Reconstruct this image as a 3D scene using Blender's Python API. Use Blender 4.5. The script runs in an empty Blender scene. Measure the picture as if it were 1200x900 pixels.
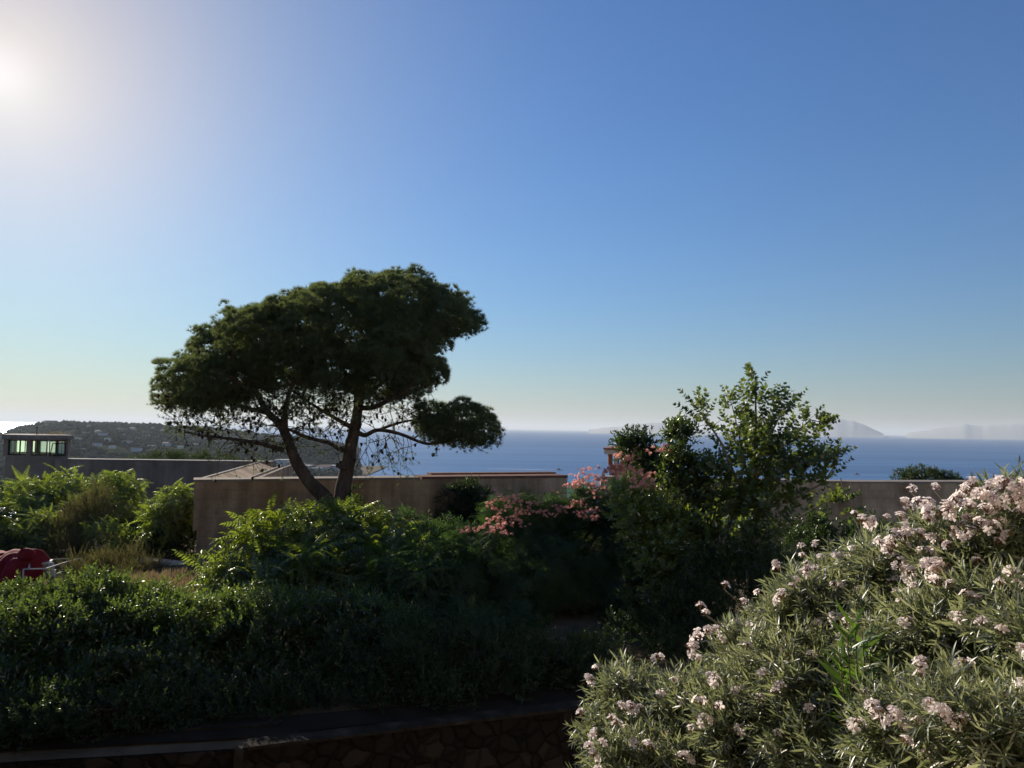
import bpy, math, random
import numpy as np
from mathutils import Matrix, Vector

rng = np.random.default_rng(7)
random.seed(7)
SC = bpy.context.scene
COL = SC.collection
PI = math.pi

# ------------------------------------------------------------------ camera
F = 901.0                                     # focal length in photo pixels (1200 x 900)
PITCH, ROLL = math.radians(3.30), math.radians(0.85)
cam_d = bpy.data.cameras.new('camera')
cam_d.sensor_width = 36.0
cam_d.lens = 36.0 * F / 1200.0
cam_d.clip_start = 0.05
cam_d.clip_end = 200000.0
cam = bpy.data.objects.new('camera', cam_d)
COL.objects.link(cam)
RM = Matrix.Rotation(PI / 2 + PITCH, 4, 'X') @ Matrix.Rotation(ROLL, 4, 'Z')
cam.matrix_world = RM                         # the eye is at the world's origin
SC.camera = cam
R3 = np.array(RM.to_3x3())


def ray(px, py):
    v = R3 @ np.array([(px - 600.0) / F, -(py - 450.0) / F, -1.0])
    return v


def at(px, py, d):
    """world point seen at a photo pixel at depth y = d"""
    v = ray(px, py)
    return v * (d / v[1])


def atz(px, py, z):
    v = ray(px, py)
    return v * (z / v[2])


# ------------------------------------------------------------------ light
SUN_PX = (2, 86)
sv = ray(*SUN_PX)
sv = sv / np.linalg.norm(sv)
SUN_EL = math.asin(sv[2])
SUN_AZ = math.atan2(sv[0], sv[1])             # from +Y towards +X

world = bpy.data.worlds.new('World')
SC.world = world
world.use_nodes = True
wn = world.node_tree
wn.nodes.clear()
L = wn.links.new
out = wn.nodes.new('ShaderNodeOutputWorld')
bg = wn.nodes.new('ShaderNodeBackground')
sky = wn.nodes.new('ShaderNodeTexSky')
sky.sky_type = 'NISHITA'
sky.sun_disc = False
sky.sun_elevation = SUN_EL
sky.sun_rotation = SUN_AZ
sky.altitude = 50
sky.air_density = 1.5
sky.dust_density = 0.0
sky.ozone_density = 6.0
tc = wn.nodes.new('ShaderNodeTexCoord')
sep = wn.nodes.new('ShaderNodeSeparateXYZ')
mx = wn.nodes.new('ShaderNodeMath'); mx.operation = 'MAXIMUM'; mx.inputs[1].default_value = 0.003
cmb = wn.nodes.new('ShaderNodeCombineXYZ')
L(tc.outputs['Generated'], sep.inputs[0])
L(sep.outputs[0], cmb.inputs[0]); L(sep.outputs[1], cmb.inputs[1])
L(sep.outputs[2], mx.inputs[0]); L(mx.outputs[0], cmb.inputs[2])
L(cmb.outputs[0], sky.inputs['Vector'])
# the solar aureole in hazy summer air: forward-scattered light round the sun
dot = wn.nodes.new('ShaderNodeVectorMath'); dot.operation = 'DOT_PRODUCT'
dot.inputs[1].default_value = tuple(sv)
nrm = wn.nodes.new('ShaderNodeVectorMath'); nrm.operation = 'NORMALIZE'
L(tc.outputs['Generated'], nrm.inputs[0]); L(nrm.outputs[0], dot.inputs[0])
clampd = wn.nodes.new('ShaderNodeMath'); clampd.operation = 'MAXIMUM'; clampd.inputs[1].default_value = 0.0
L(dot.outputs['Value'], clampd.inputs[0])


STR = 0.08
EXPO = 0.50


def lobe(src, op, n, col, prev):
    """adds col * src^n (aureole) to the sky colour so far"""
    p = wn.nodes.new('ShaderNodeMath'); p.operation = 'POWER'
    if op == 'POWER':
        p.inputs[1].default_value = n
        L(src, p.inputs[0])
    else:                                          # n ** src
        p.operation = 'POWER'; p.inputs[0].default_value = n
        L(src, p.inputs[1])
    m = wn.nodes.new('ShaderNodeVectorMath'); m.operation = 'SCALE'
    m.inputs[0].default_value = tuple(c / STR for c in col)
    L(p.outputs[0], m.inputs['Scale'])
    a = wn.nodes.new('ShaderNodeVectorMath'); a.operation = 'ADD'
    L(prev, a.inputs[0]); L(m.outputs[0], a.inputs[1])
    return a.outputs[0]


tint = wn.nodes.new('ShaderNodeVectorMath'); tint.operation = 'MULTIPLY'
tint.inputs[1].default_value = (0.0661 / STR, 0.0796 / STR, 0.105 / STR)
L(sky.outputs['Color'], tint.inputs[0])
acc = tint.outputs[0]
acc = lobe(clampd.outputs[0], 'POWER', 14, (0.275, 0.205, 0.0), acc)
acc = lobe(clampd.outputs[0], 'POWER', 60, (0.33, 0.172, 0.0), acc)
acc = lobe(clampd.outputs[0], 'POWER', 400, (0.16, 0.15, 0.08), acc)
acc = lobe(clampd.outputs[0], 'POWER', 2500, (0.12, 0.12, 0.15), acc)
acc = lobe(mx.outputs[0], 'EXP', math.exp(-1 / 0.05), (0.02, 0.015, 0.05), acc)   # dense air low over the horizon
L(acc, bg.inputs['Color'])
bg.inputs['Strength'].default_value = STR * 2 ** -EXPO
L(bg.outputs[0], out.inputs['Surface'])

sun_d = bpy.data.lights.new('sun', 'SUN')
sun_d.energy = 5.0
sun_d.angle = math.radians(0.53)
sun_d.color = (1.0, 0.90, 0.76)
sun = bpy.data.objects.new('sun', sun_d)
COL.objects.link(sun)
sun.rotation_euler = Vector(tuple(sv)).to_track_quat('Z', 'Y').to_euler()
sun.location = (0, 0, 60)

SC.view_settings.view_transform = 'Standard'
SC.view_settings.look = 'None'
SC.view_settings.gamma = 1.0
SC.view_settings.exposure = EXPO
SC.view_settings.use_curve_mapping = False
SC.render.engine = 'CYCLES'
SC.cycles.max_bounces = 6
SC.cycles.diffuse_bounces = 3
SC.cycles.glossy_bounces = 2
SC.cycles.transmission_bounces = 4
SC.cycles.transparent_max_bounces = 8
SC.cycles.volume_bounces = 0
SC.cycles.use_denoising = True
SC.cycles.caustics_reflective = False
SC.cycles.caustics_refractive = False

# ------------------------------------------------------------------ materials


def new_mat(name):
    m = bpy.data.materials.new(name)
    m.use_nodes = True
    m.node_tree.nodes.clear()
    o = m.node_tree.nodes.new('ShaderNodeOutputMaterial')
    return m, m.node_tree, o


def rgba(c):
    return (c[0], c[1], c[2], 1.0)


def ramp(nt, pts):
    r = nt.nodes.new('ShaderNodeValToRGB')
    els = r.color_ramp.elements
    while len(els) < len(pts):
        els.new(0.5)
    for e, (p, c) in zip(els, pts):
        e.position = p
        e.color = rgba(c)
    return r


def leaf_mat(name, cols, tcol, transl=0.4, gloss=0.06, rough=0.35):
    """diffuse + light passing through the blade + waxy sheen; 'tint' picks each leaf's own green"""
    m, nt, o = new_mat(name)
    a = nt.nodes.new('ShaderNodeAttribute'); a.attribute_name = 'tint'
    r = ramp(nt, [(i / (len(cols) - 1), c) for i, c in enumerate(cols)])
    nt.links.new(a.outputs['Fac'], r.inputs[0])
    d = nt.nodes.new('ShaderNodeBsdfDiffuse')
    nt.links.new(r.outputs[0], d.inputs['Color'])
    t = nt.nodes.new('ShaderNodeBsdfTranslucent')
    mm = nt.nodes.new('ShaderNodeMix'); mm.data_type = 'RGBA'; mm.blend_type = 'MIX'
    mm.inputs['Factor'].default_value = 0.7
    nt.links.new(r.outputs[0], mm.inputs['A'])
    mm.inputs['B'].default_value = rgba(tcol)
    nt.links.new(mm.outputs['Result'], t.inputs['Color'])
    m1 = nt.nodes.new('ShaderNodeMixShader'); m1.inputs[0].default_value = transl
    nt.links.new(d.outputs[0], m1.inputs[1]); nt.links.new(t.outputs[0], m1.inputs[2])
    g = nt.nodes.new('ShaderNodeBsdfGlossy'); g.inputs['Roughness'].default_value = rough
    g.inputs['Color'].default_value = (1, 1, 1, 1)
    m2 = nt.nodes.new('ShaderNodeMixShader'); m2.inputs[0].default_value = gloss
    nt.links.new(m1.outputs[0], m2.inputs[1]); nt.links.new(g.outputs[0], m2.inputs[2])
    nt.links.new(m2.outputs[0], o.inputs['Surface'])
    return m


def solid_mat(name, cols, scale=3.0, rough=0.85, bump=0.0, detail=6.0, stretch=(1, 1, 1), spec=0.05):
    """noise between a few close colours of the same stuff"""
    m, nt, o = new_mat(name)
    c = nt.nodes.new('ShaderNodeTexCoord')
    mp = nt.nodes.new('ShaderNodeMapping'); mp.inputs['Scale'].default_value = stretch
    nt.links.new(c.outputs['Object'], mp.inputs[0])
    n = nt.nodes.new('ShaderNodeTexNoise')
    n.inputs['Scale'].default_value = scale; n.inputs['Detail'].default_value = detail
    n.inputs['Roughness'].default_value = 0.65
    nt.links.new(mp.outputs[0], n.inputs['Vector'])
    k = len(cols)
    r = ramp(nt, [(0.3 + 0.4 * i / max(1, k - 1), q) for i, q in enumerate(cols)])
    nt.links.new(n.outputs['Fac'], r.inputs[0])
    p = nt.nodes.new('ShaderNodeBsdfPrincipled')
    p.inputs['Roughness'].default_value = rough
    p.inputs['Specular IOR Level'].default_value = spec
    nt.links.new(r.outputs[0], p.inputs['Base Color'])
    if bump:
        b = nt.nodes.new('ShaderNodeBump'); b.inputs['Strength'].default_value = 0.6
        b.inputs['Distance'].default_value = bump
        nt.links.new(n.outputs['Fac'], b.inputs['Height'])
        nt.links.new(b.outputs[0], p.inputs['Normal'])
    nt.links.new(p.outputs[0], o.inputs['Surface'])
    return m


def masonry_mat(name, cols, mortar, bw=0.55, bh=0.28, contrast=0.35, streak=0.5, bump=0.02):
    """old coursed masonry under worn render: courses, patches, rain streaks"""
    m, nt, o = new_mat(name)
    N = nt.nodes.new
    c = N('ShaderNodeTexCoord')
    n1 = N('ShaderNodeTexNoise'); n1.inputs['Scale'].default_value = 0.55; n1.inputs['Detail'].default_value = 8
    n1.inputs['Roughness'].default_value = 0.7
    nt.links.new(c.outputs['Object'], n1.inputs['Vector'])
    r1 = ramp(nt, [(0.34, cols[0]), (0.5, cols[1]), (0.66, cols[2])])
    nt.links.new(n1.outputs['Fac'], r1.inputs[0])
    # blocks: brick texture on the wall's own face (along, up)
    sp = N('ShaderNodeSeparateXYZ'); nt.links.new(c.outputs['Object'], sp.inputs[0])
    wob = N('ShaderNodeTexNoise'); wob.inputs['Scale'].default_value = 2.2
    nt.links.new(c.outputs['Object'], wob.inputs['Vector'])
    wm = N('ShaderNodeMath'); wm.operation = 'MULTIPLY_ADD'; wm.inputs[1].default_value = 0.16
    nt.links.new(wob.outputs['Fac'], wm.inputs[0]); nt.links.new(sp.outputs[2], wm.inputs[2])
    cb = N('ShaderNodeCombineXYZ')
    sxy = N('ShaderNodeMath'); sxy.operation = 'ADD'
    nt.links.new(sp.outputs[0], sxy.inputs[0]); nt.links.new(sp.outputs[1], sxy.inputs[1])
    nt.links.new(sxy.outputs[0], cb.inputs[0]); nt.links.new(wm.outputs[0], cb.inputs[1])
    b = N('ShaderNodeTexBrick')
    b.inputs['Color1'].default_value = (1, 1, 1, 1); b.inputs['Color2'].default_value = (0.72, 0.70, 0.68, 1)
    b.inputs['Mortar'].default_value = rgba(mortar)
    b.inputs['Scale'].default_value = 1.0
    b.inputs['Brick Width'].default_value = bw; b.inputs['Row Height'].default_value = bh
    b.inputs['Mortar Size'].default_value = 0.022; b.inputs['Mortar Smooth'].default_value = 0.4
    nt.links.new(cb.outputs[0], b.inputs['Vector'])
    # where the render has worn off the blocks show
    n2 = N('ShaderNodeTexNoise'); n2.inputs['Scale'].default_value = 0.4; n2.inputs['Detail'].default_value = 5
    nt.links.new(c.outputs['Object'], n2.inputs['Vector'])
    r2 = ramp(nt, [(0.42, (0, 0, 0)), (0.62, (contrast,) * 3)])
    nt.links.new(n2.outputs['Fac'], r2.inputs[0])
    mu = N('ShaderNodeMix'); mu.data_type = 'RGBA'; mu.blend_type = 'MULTIPLY'
    nt.links.new(r2.outputs[0], mu.inputs['Factor'])
    nt.links.new(r1.outputs[0], mu.inputs['A']); nt.links.new(b.outputs['Color'], mu.inputs['B'])
    # rain streaks
    mp = N('ShaderNodeMapping'); mp.inputs['Scale'].default_value = (2.2, 2.2, 0.16)
    nt.links.new(c.outputs['Object'], mp.inputs[0])
    n3 = N('ShaderNodeTexNoise'); n3.inputs['Scale'].default_value = 1.0; n3.inputs['Detail'].default_value = 7
    nt.links.new(mp.outputs[0], n3.inputs['Vector'])
    r3 = ramp(nt, [(0.38, (0.55, 0.53, 0.50)), (0.6, (1, 1, 1))])
    nt.links.new(n3.outputs['Fac'], r3.inputs[0])
    mu2 = N('ShaderNodeMix'); mu2.data_type = 'RGBA'; mu2.blend_type = 'MULTIPLY'
    mu2.inputs['Factor'].default_value = streak
    nt.links.new(mu.outputs['Result'], mu2.inputs['A']); nt.links.new(r3.outputs[0], mu2.inputs['B'])
    p = N('ShaderNodeBsdfPrincipled'); p.inputs['Roughness'].default_value = 0.92
    p.inputs['Specular IOR Level'].default_value = 0.04
    nt.links.new(mu2.outputs['Result'], p.inputs['Base Color'])
    bp = N('ShaderNodeBump'); bp.inputs['Distance'].default_value = bump; bp.inputs['Strength'].default_value = 0.7
    ns = N('ShaderNodeTexNoise'); ns.inputs['Scale'].default_value = 9; ns.inputs['Detail'].default_value = 6
    nt.links.new(c.outputs['Object'], ns.inputs['Vector'])
    nt.links.new(ns.outputs['Fac'], bp.inputs['Height'])
    nt.links.new(bp.outputs[0], p.inputs['Normal'])
    nt.links.new(p.outputs[0], o.inputs['Surface'])
    return m


M = {}
M['pine'] = leaf_mat('pine_needles', [(0.048, 0.072, 0.028), (0.082, 0.112, 0.040), (0.14, 0.168, 0.058)], (0.24, 0.29, 0.07), 0.40, 0.04, 0.5)
M['ailanthus'] = leaf_mat('ailanthus_leaf', [(0.045, 0.075, 0.014), (0.075, 0.115, 0.020), (0.13, 0.16, 0.030)], (0.36, 0.46, 0.03), 0.52, 0.06, 0.34)
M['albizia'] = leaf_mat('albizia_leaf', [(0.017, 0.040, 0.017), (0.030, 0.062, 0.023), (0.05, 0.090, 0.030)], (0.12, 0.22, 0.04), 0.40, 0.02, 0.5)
M['plane'] = leaf_mat('plane_leaf', [(0.024, 0.048, 0.016), (0.045, 0.080, 0.022), (0.10, 0.125, 0.030)], (0.28, 0.36, 0.04), 0.42, 0.05, 0.4)
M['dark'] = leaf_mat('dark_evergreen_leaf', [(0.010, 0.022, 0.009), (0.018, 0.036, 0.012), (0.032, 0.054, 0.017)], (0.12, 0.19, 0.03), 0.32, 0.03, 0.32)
M['laurel'] = leaf_mat('laurel_leaf', [(0.013, 0.026, 0.009), (0.026, 0.048, 0.014), (0.060, 0.090, 0.022)], (0.24, 0.34, 0.04), 0.42, 0.05, 0.28)
M['citrus'] = leaf_mat('citrus_leaf', [(0.04, 0.075, 0.015), (0.08, 0.125, 0.02), (0.16, 0.20, 0.03)], (0.42, 0.50, 0.04), 0.5, 0.09, 0.3)
M['broom'] = leaf_mat('broom_leaf', [(0.055, 0.055, 0.020), (0.085, 0.085, 0.032), (0.15, 0.13, 0.055)], (0.24, 0.22, 0.07), 0.35, 0.03, 0.5)
M['oleander'] = leaf_mat('oleander_leaf', [(0.026, 0.046, 0.017), (0.080, 0.104, 0.042), (0.27, 0.27, 0.16)], (0.43, 0.47, 0.19), 0.44, 0.07, 0.42)
M['bamboo'] = leaf_mat('young_shoot_leaf', [(0.034, 0.082, 0.014), (0.05, 0.112, 0.018), (0.08, 0.15, 0.025)], (0.19, 0.33, 0.03), 0.40, 0.05, 0.4)
M['dry'] = leaf_mat('dry_grass_blade', [(0.16, 0.12, 0.06), (0.26, 0.20, 0.10), (0.36, 0.29, 0.16)], (0.40, 0.30, 0.14), 0.35, 0.02, 0.6)
M['petal'] = leaf_mat('pale_pink_petal', [(0.78, 0.56, 0.52), (0.86, 0.74, 0.70), (0.92, 0.87, 0.85)], (0.98, 0.90, 0.87), 0.55, 0.02, 0.6)
M['calyx'] = leaf_mat('red_brown_calyx', [(0.12, 0.055, 0.030), (0.17, 0.085, 0.045), (0.2, 0.12, 0.06)], (0.22, 0.10, 0.04), 0.25, 0.03, 0.5)
M['silk'] = leaf_mat('pink_silk_stamens', [(0.80, 0.26, 0.21), (0.86, 0.44, 0.36), (0.90, 0.66, 0.58)], (0.97, 0.56, 0.46), 0.5, 0.0, 0.6)
M['far_tree'] = leaf_mat('far_tree_leaf', [(0.044, 0.054, 0.038), (0.060, 0.070, 0.050), (0.085, 0.092, 0.066)], (0.08, 0.10, 0.03), 0.15, 0.0, 0.6)  # greens lightened and greyed, distance haze put into the colour
M['bark'] = solid_mat('pine_bark', [(0.050, 0.036, 0.028), (0.095, 0.070, 0.056), (0.15, 0.115, 0.095)], 6, 0.95, 0.03, 8, (1, 1, 0.3))
M['stem'] = solid_mat('green_brown_stem', [(0.05, 0.045, 0.028), (0.10, 0.085, 0.055)], 9, 0.9, 0.01)
M['pale_stem'] = solid_mat('pale_stem', [(0.14, 0.12, 0.09), (0.22, 0.19, 0.15)], 9, 0.9, 0.01)
M['cone'] = solid_mat('pine_cone', [(0.035, 0.022, 0.014), (0.07, 0.045, 0.03)], 40, 0.9)
M['wall'] = masonry_mat('fort_wall', [(0.35, 0.245, 0.158), (0.54, 0.388, 0.252), (0.64, 0.475, 0.325)], (0.55, 0.50, 0.46), contrast=0.65, streak=0.85)
M['far_wall'] = masonry_mat('grey_fort_wall', [(0.25, 0.19, 0.145), (0.33, 0.25, 0.19), (0.39, 0.305, 0.24)], (0.45, 0.42, 0.40), 0.7, 0.34, 0.4, 0.6)
M['coping'] = solid_mat('worn_coping', [(0.19, 0.155, 0.13), (0.27, 0.23, 0.195), (0.34, 0.295, 0.25)], 2.5, 0.9, 0.01)
M['dark_coping'] = solid_mat('shade_dark_coping', [(0.016, 0.013, 0.010), (0.030, 0.025, 0.019), (0.060, 0.05, 0.038)], 3, 0.9, 0.01)  # the coping's deep shade is put into its colour
M['brickcap'] = solid_mat('reddish_cap', [(0.15, 0.07, 0.05), (0.2, 0.105, 0.075), (0.24, 0.14, 0.11)], 2.5, 0.9, 0.01)
m, nt, o = new_mat('rubble_stone')
c = nt.nodes.new('ShaderNodeTexCoord')
vo = nt.nodes.new('ShaderNodeTexVoronoi'); vo.inputs['Scale'].default_value = 4.6
ve = nt.nodes.new('ShaderNodeTexVoronoi'); ve.feature = 'DISTANCE_TO_EDGE'; ve.inputs['Scale'].default_value = 4.6
wn_ = nt.nodes.new('ShaderNodeTexNoise'); wn_.inputs['Scale'].default_value = 2.5; wn_.inputs['Detail'].default_value = 5
nt.links.new(c.outputs['Object'], wn_.inputs['Vector'])
mv = nt.nodes.new('ShaderNodeMix'); mv.data_type = 'RGBA'; mv.blend_type = 'ADD'; mv.inputs['Factor'].default_value = 0.25
nt.links.new(c.outputs['Object'], mv.inputs['A']); nt.links.new(wn_.outputs['Color'], mv.inputs['B'])
nt.links.new(mv.outputs['Result'], vo.inputs['Vector']); nt.links.new(mv.outputs['Result'], ve.inputs['Vector'])
sx = nt.nodes.new('ShaderNodeSeparateColor'); nt.links.new(vo.outputs['Color'], sx.inputs[0])
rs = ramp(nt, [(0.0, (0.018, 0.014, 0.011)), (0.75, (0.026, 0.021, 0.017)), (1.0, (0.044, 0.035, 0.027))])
nt.links.new(sx.outputs[0], rs.inputs[0])
re_ = ramp(nt, [(0.0, (0.62, 0.62, 0.62)), (0.16, (1, 1, 1))]); nt.links.new(ve.outputs['Distance'], re_.inputs[0])
mu = nt.nodes.new('ShaderNodeMix'); mu.data_type = 'RGBA'; mu.blend_type = 'MULTIPLY'; mu.inputs['Factor'].default_value = 1
nt.links.new(rs.outputs[0], mu.inputs['A']); nt.links.new(re_.outputs[0], mu.inputs['B'])
p = nt.nodes.new('ShaderNodeBsdfPrincipled'); p.inputs['Roughness'].default_value = 0.95; p.inputs['Specular IOR Level'].default_value = 0.04
nt.links.new(mu.outputs['Result'], p.inputs['Base Color'])
bp = nt.nodes.new('ShaderNodeBump'); bp.inputs['Distance'].default_value = 0.05
nt.links.new(re_.outputs[0], bp.inputs['Height']); nt.links.new(bp.outputs[0], p.inputs['Normal'])
nt.links.new(p.outputs[0], o.inputs['Surface'])
M['rubble'] = m
M['house'] = solid_mat('cream_render', [(0.66, 0.56, 0.44), (0.74, 0.64, 0.51)], 0.8, 0.9)
M['concrete'] = solid_mat('old_concrete', [(0.17, 0.155, 0.14), (0.24, 0.22, 0.20), (0.3, 0.275, 0.25)], 2.0, 0.9, 0.01)
M['plaster'] = solid_mat('tower_plaster', [(0.22, 0.165, 0.12), (0.30, 0.23, 0.175), (0.36, 0.285, 0.22)], 1.6, 0.92, 0.01)
M['cream'] = solid_mat('cream_plaster', [(0.58, 0.50, 0.38), (0.66, 0.58, 0.45)], 3, 0.85)
M['redwall'] = solid_mat('dull_red_plaster', [(0.22, 0.10, 0.075), (0.28, 0.14, 0.105)], 3, 0.9)
M['tile'] = solid_mat('clay_tile', [(0.20, 0.082, 0.05), (0.30, 0.135, 0.085), (0.36, 0.2, 0.14)], 7, 0.85, 0.01)
M['frame'] = solid_mat('dark_window_frame', [(0.03, 0.028, 0.026), (0.05, 0.045, 0.04)], 5, 0.6)
M['white_metal'] = solid_mat('chalky_white_paint', [(0.42, 0.40, 0.38), (0.56, 0.54, 0.51)], 6, 0.55)
M['white'] = solid_mat('white_render', [(0.50, 0.48, 0.44), (0.62, 0.60, 0.56)], 0.2, 0.85)
M['ochre'] = solid_mat('ochre_render', [(0.36, 0.29, 0.21), (0.44, 0.37, 0.28)], 0.2, 0.85)
M['far_roof'] = solid_mat('far_roof', [(0.28, 0.16, 0.11), (0.38, 0.24, 0.18)], 0.5, 0.85)
M['darkglass'] = solid_mat('dark_window_pane', [(0.05, 0.055, 0.06), (0.08, 0.085, 0.09)], 1, 0.3)  # plain dark grey window glass
M['tarp'] = solid_mat('dark_red_tarpaulin', [(0.17, 0.012, 0.018), (0.25, 0.020, 0.028)], 3, 0.8, 0.012, spec=0.06)
M['black'] = solid_mat('black_plastic', [(0.015, 0.016, 0.018), (0.03, 0.03, 0.032)], 5, 0.35, spec=0.6)
M['wood'] = solid_mat('weathered_wood', [(0.24, 0.18, 0.125), (0.36, 0.28, 0.20)], 6, 0.85, 0.01, stretch=(1, 1, 4))
M['rust'] = solid_mat('rusty_wire', [(0.03, 0.022, 0.018), (0.06, 0.042, 0.032)], 9, 0.8)
M['ground'] = solid_mat('dry_earth', [(0.06, 0.047, 0.028), (0.10, 0.078, 0.05), (0.17, 0.13, 0.08)], 1.1, 0.95, 0.03, 9)
M['yard'] = solid_mat('shaded_yard_earth', [(0.03, 0.025, 0.018), (0.05, 0.04, 0.03), (0.08, 0.064, 0.048)], 1.5, 0.95, 0.03, 9)  # earth darkened, the yard's shade put into its colour
M['path'] = solid_mat('earth_path', [(0.014, 0.012, 0.008), (0.024, 0.019, 0.014), (0.038, 0.031, 0.022)], 1.5, 0.93, 0.01, 9)
M['hill'] = solid_mat('scrubby_hill', [(0.026, 0.036, 0.022), (0.038, 0.046, 0.027), (0.055, 0.058, 0.036)], 0.012, 0.95, 0, 10, spec=0.0)
M['island'] = solid_mat('far_island', [(0.40, 0.41, 0.40), (0.46, 0.46, 0.44)], 0.0006, 0.95)  # rock paled so that the islands fade as if in haze
M['foam'] = solid_mat('sea_foam', [(0.62, 0.66, 0.70), (0.82, 0.84, 0.86)], 0.5, 0.7)

# water
m, nt, o = new_mat('sea_water')
c = nt.nodes.new('ShaderNodeTexCoord')
mp = nt.nodes.new('ShaderNodeMapping'); mp.inputs['Scale'].default_value = (0.35, 1.0, 1.0)
nt.links.new(c.outputs['Object'], mp.inputs[0])
n = nt.nodes.new('ShaderNodeTexNoise'); n.inputs['Scale'].default_value = 0.06; n.inputs['Detail'].default_value = 8
nt.links.new(mp.outputs[0], n.inputs['Vector'])
mp2 = nt.nodes.new('ShaderNodeMapping'); mp2.inputs['Scale'].default_value = (0.07, 1.0, 1.0)
nt.links.new(c.outputs['Object'], mp2.inputs[0])
n2 = nt.nodes.new('ShaderNodeTexNoise'); n2.inputs['Scale'].default_value = 0.011; n2.inputs['Detail'].default_value = 6
nt.links.new(mp2.outputs[0], n2.inputs['Vector'])
r2 = ramp(nt, [(0.36, (0.006, 0.062, 0.165)), (0.5, (0.014, 0.086, 0.208)), (0.64, (0.036, 0.128, 0.262))])
nt.links.new(n2.outputs['Fac'], r2.inputs[0])
bmp = nt.nodes.new('ShaderNodeBump'); bmp.inputs['Strength'].default_value = 1.0; bmp.inputs['Distance'].default_value = 1.1
nt.links.new(n.outputs['Fac'], bmp.inputs['Height'])
df = nt.nodes.new('ShaderNodeBsdfDiffuse'); nt.links.new(r2.outputs[0], df.inputs['Color'])
gl = nt.nodes.new('ShaderNodeBsdfGlossy'); gl.inputs['Roughness'].default_value = 0.34
gl.inputs['Color'].default_value = (0.75, 0.86, 1.0, 1)
nt.links.new(bmp.outputs[0], gl.inputs['Normal'])
mxs = nt.nodes.new('ShaderNodeMixShader'); mxs.inputs[0].default_value = 0.30
nt.links.new(df.outputs[0], mxs.inputs[1]); nt.links.new(gl.outputs[0], mxs.inputs[2])
nt.links.new(mxs.outputs[0], o.inputs['Surface'])
M['sea'] = m

# pale green panes of the watchtower: light passes through, diffused
m, nt, o = new_mat('pale_green_glass')
tr = nt.nodes.new('ShaderNodeBsdfTranslucent'); tr.inputs['Color'].default_value = (0.80, 1.0, 0.86, 1)
tp = nt.nodes.new('ShaderNodeBsdfTransparent'); tp.inputs['Color'].default_value = (0.92, 1.0, 0.94, 1)
g = nt.nodes.new('ShaderNodeBsdfGlossy'); g.inputs['Roughness'].default_value = 0.05
a1 = nt.nodes.new('ShaderNodeMixShader'); a1.inputs[0].default_value = 0.88
nt.links.new(tr.outputs[0], a1.inputs[1]); nt.links.new(tp.outputs[0], a1.inputs[2])
a2 = nt.nodes.new('ShaderNodeMixShader'); a2.inputs[0].default_value = 0.06
nt.links.new(a1.outputs[0], a2.inputs[1]); nt.links.new(g.outputs[0], a2.inputs[2])
nt.links.new(a2.outputs[0], o.inputs['Surface'])
M['glass'] = m

m, nt, o = new_mat('frosted_green_pane')
tr = nt.nodes.new('ShaderNodeBsdfTranslucent'); tr.inputs['Color'].default_value = (0.74, 0.82, 0.74, 1)
nt.links.new(tr.outputs[0], o.inputs['Surface'])
M['frosted'] = m

# ------------------------------------------------------------------ mesh helpers


def link_mesh(name, me, mats, parent=None):
    for q in (mats if isinstance(mats, (list, tuple)) else [mats]):
        me.materials.append(q)
    ob = bpy.data.objects.new(name, me)
    COL.objects.link(ob)
    if parent is not None:
        ob.parent = parent
    return ob


def tri_object(name, V, T, mat, parent=None, tint=None, matidx=None, smooth=False):
    V = np.asarray(V, dtype=np.float64)
    T = np.asarray(T, dtype=np.int32)
    if parent is not None:
        V = V - np.array(parent.location)
    me = bpy.data.meshes.new(name)
    me.vertices.add(len(V)); me.vertices.foreach_set('co', V.astype(np.float32).ravel())
    me.loops.add(T.size); me.loops.foreach_set('vertex_index', T.ravel())
    me.polygons.add(len(T))
    me.polygons.foreach_set('loop_start', np.arange(0, T.size, 3, dtype=np.int32))
    me.polygons.foreach_set('loop_total', np.full(len(T), 3, dtype=np.int32))
    if matidx is not None:
        me.polygons.foreach_set('material_index', np.asarray(matidx, dtype=np.int32))
    if smooth:
        me.polygons.foreach_set('use_smooth', np.ones(len(T), dtype=bool))
    if tint is not None:
        at_ = me.attributes.new('tint', 'FLOAT', 'POINT')
        at_.data.foreach_set('value', np.clip(np.asarray(tint, dtype=np.float32), 0, 1))
    me.update(calc_edges=True)
    me.validate()
    return link_mesh(name, me, mat, parent)


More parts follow.
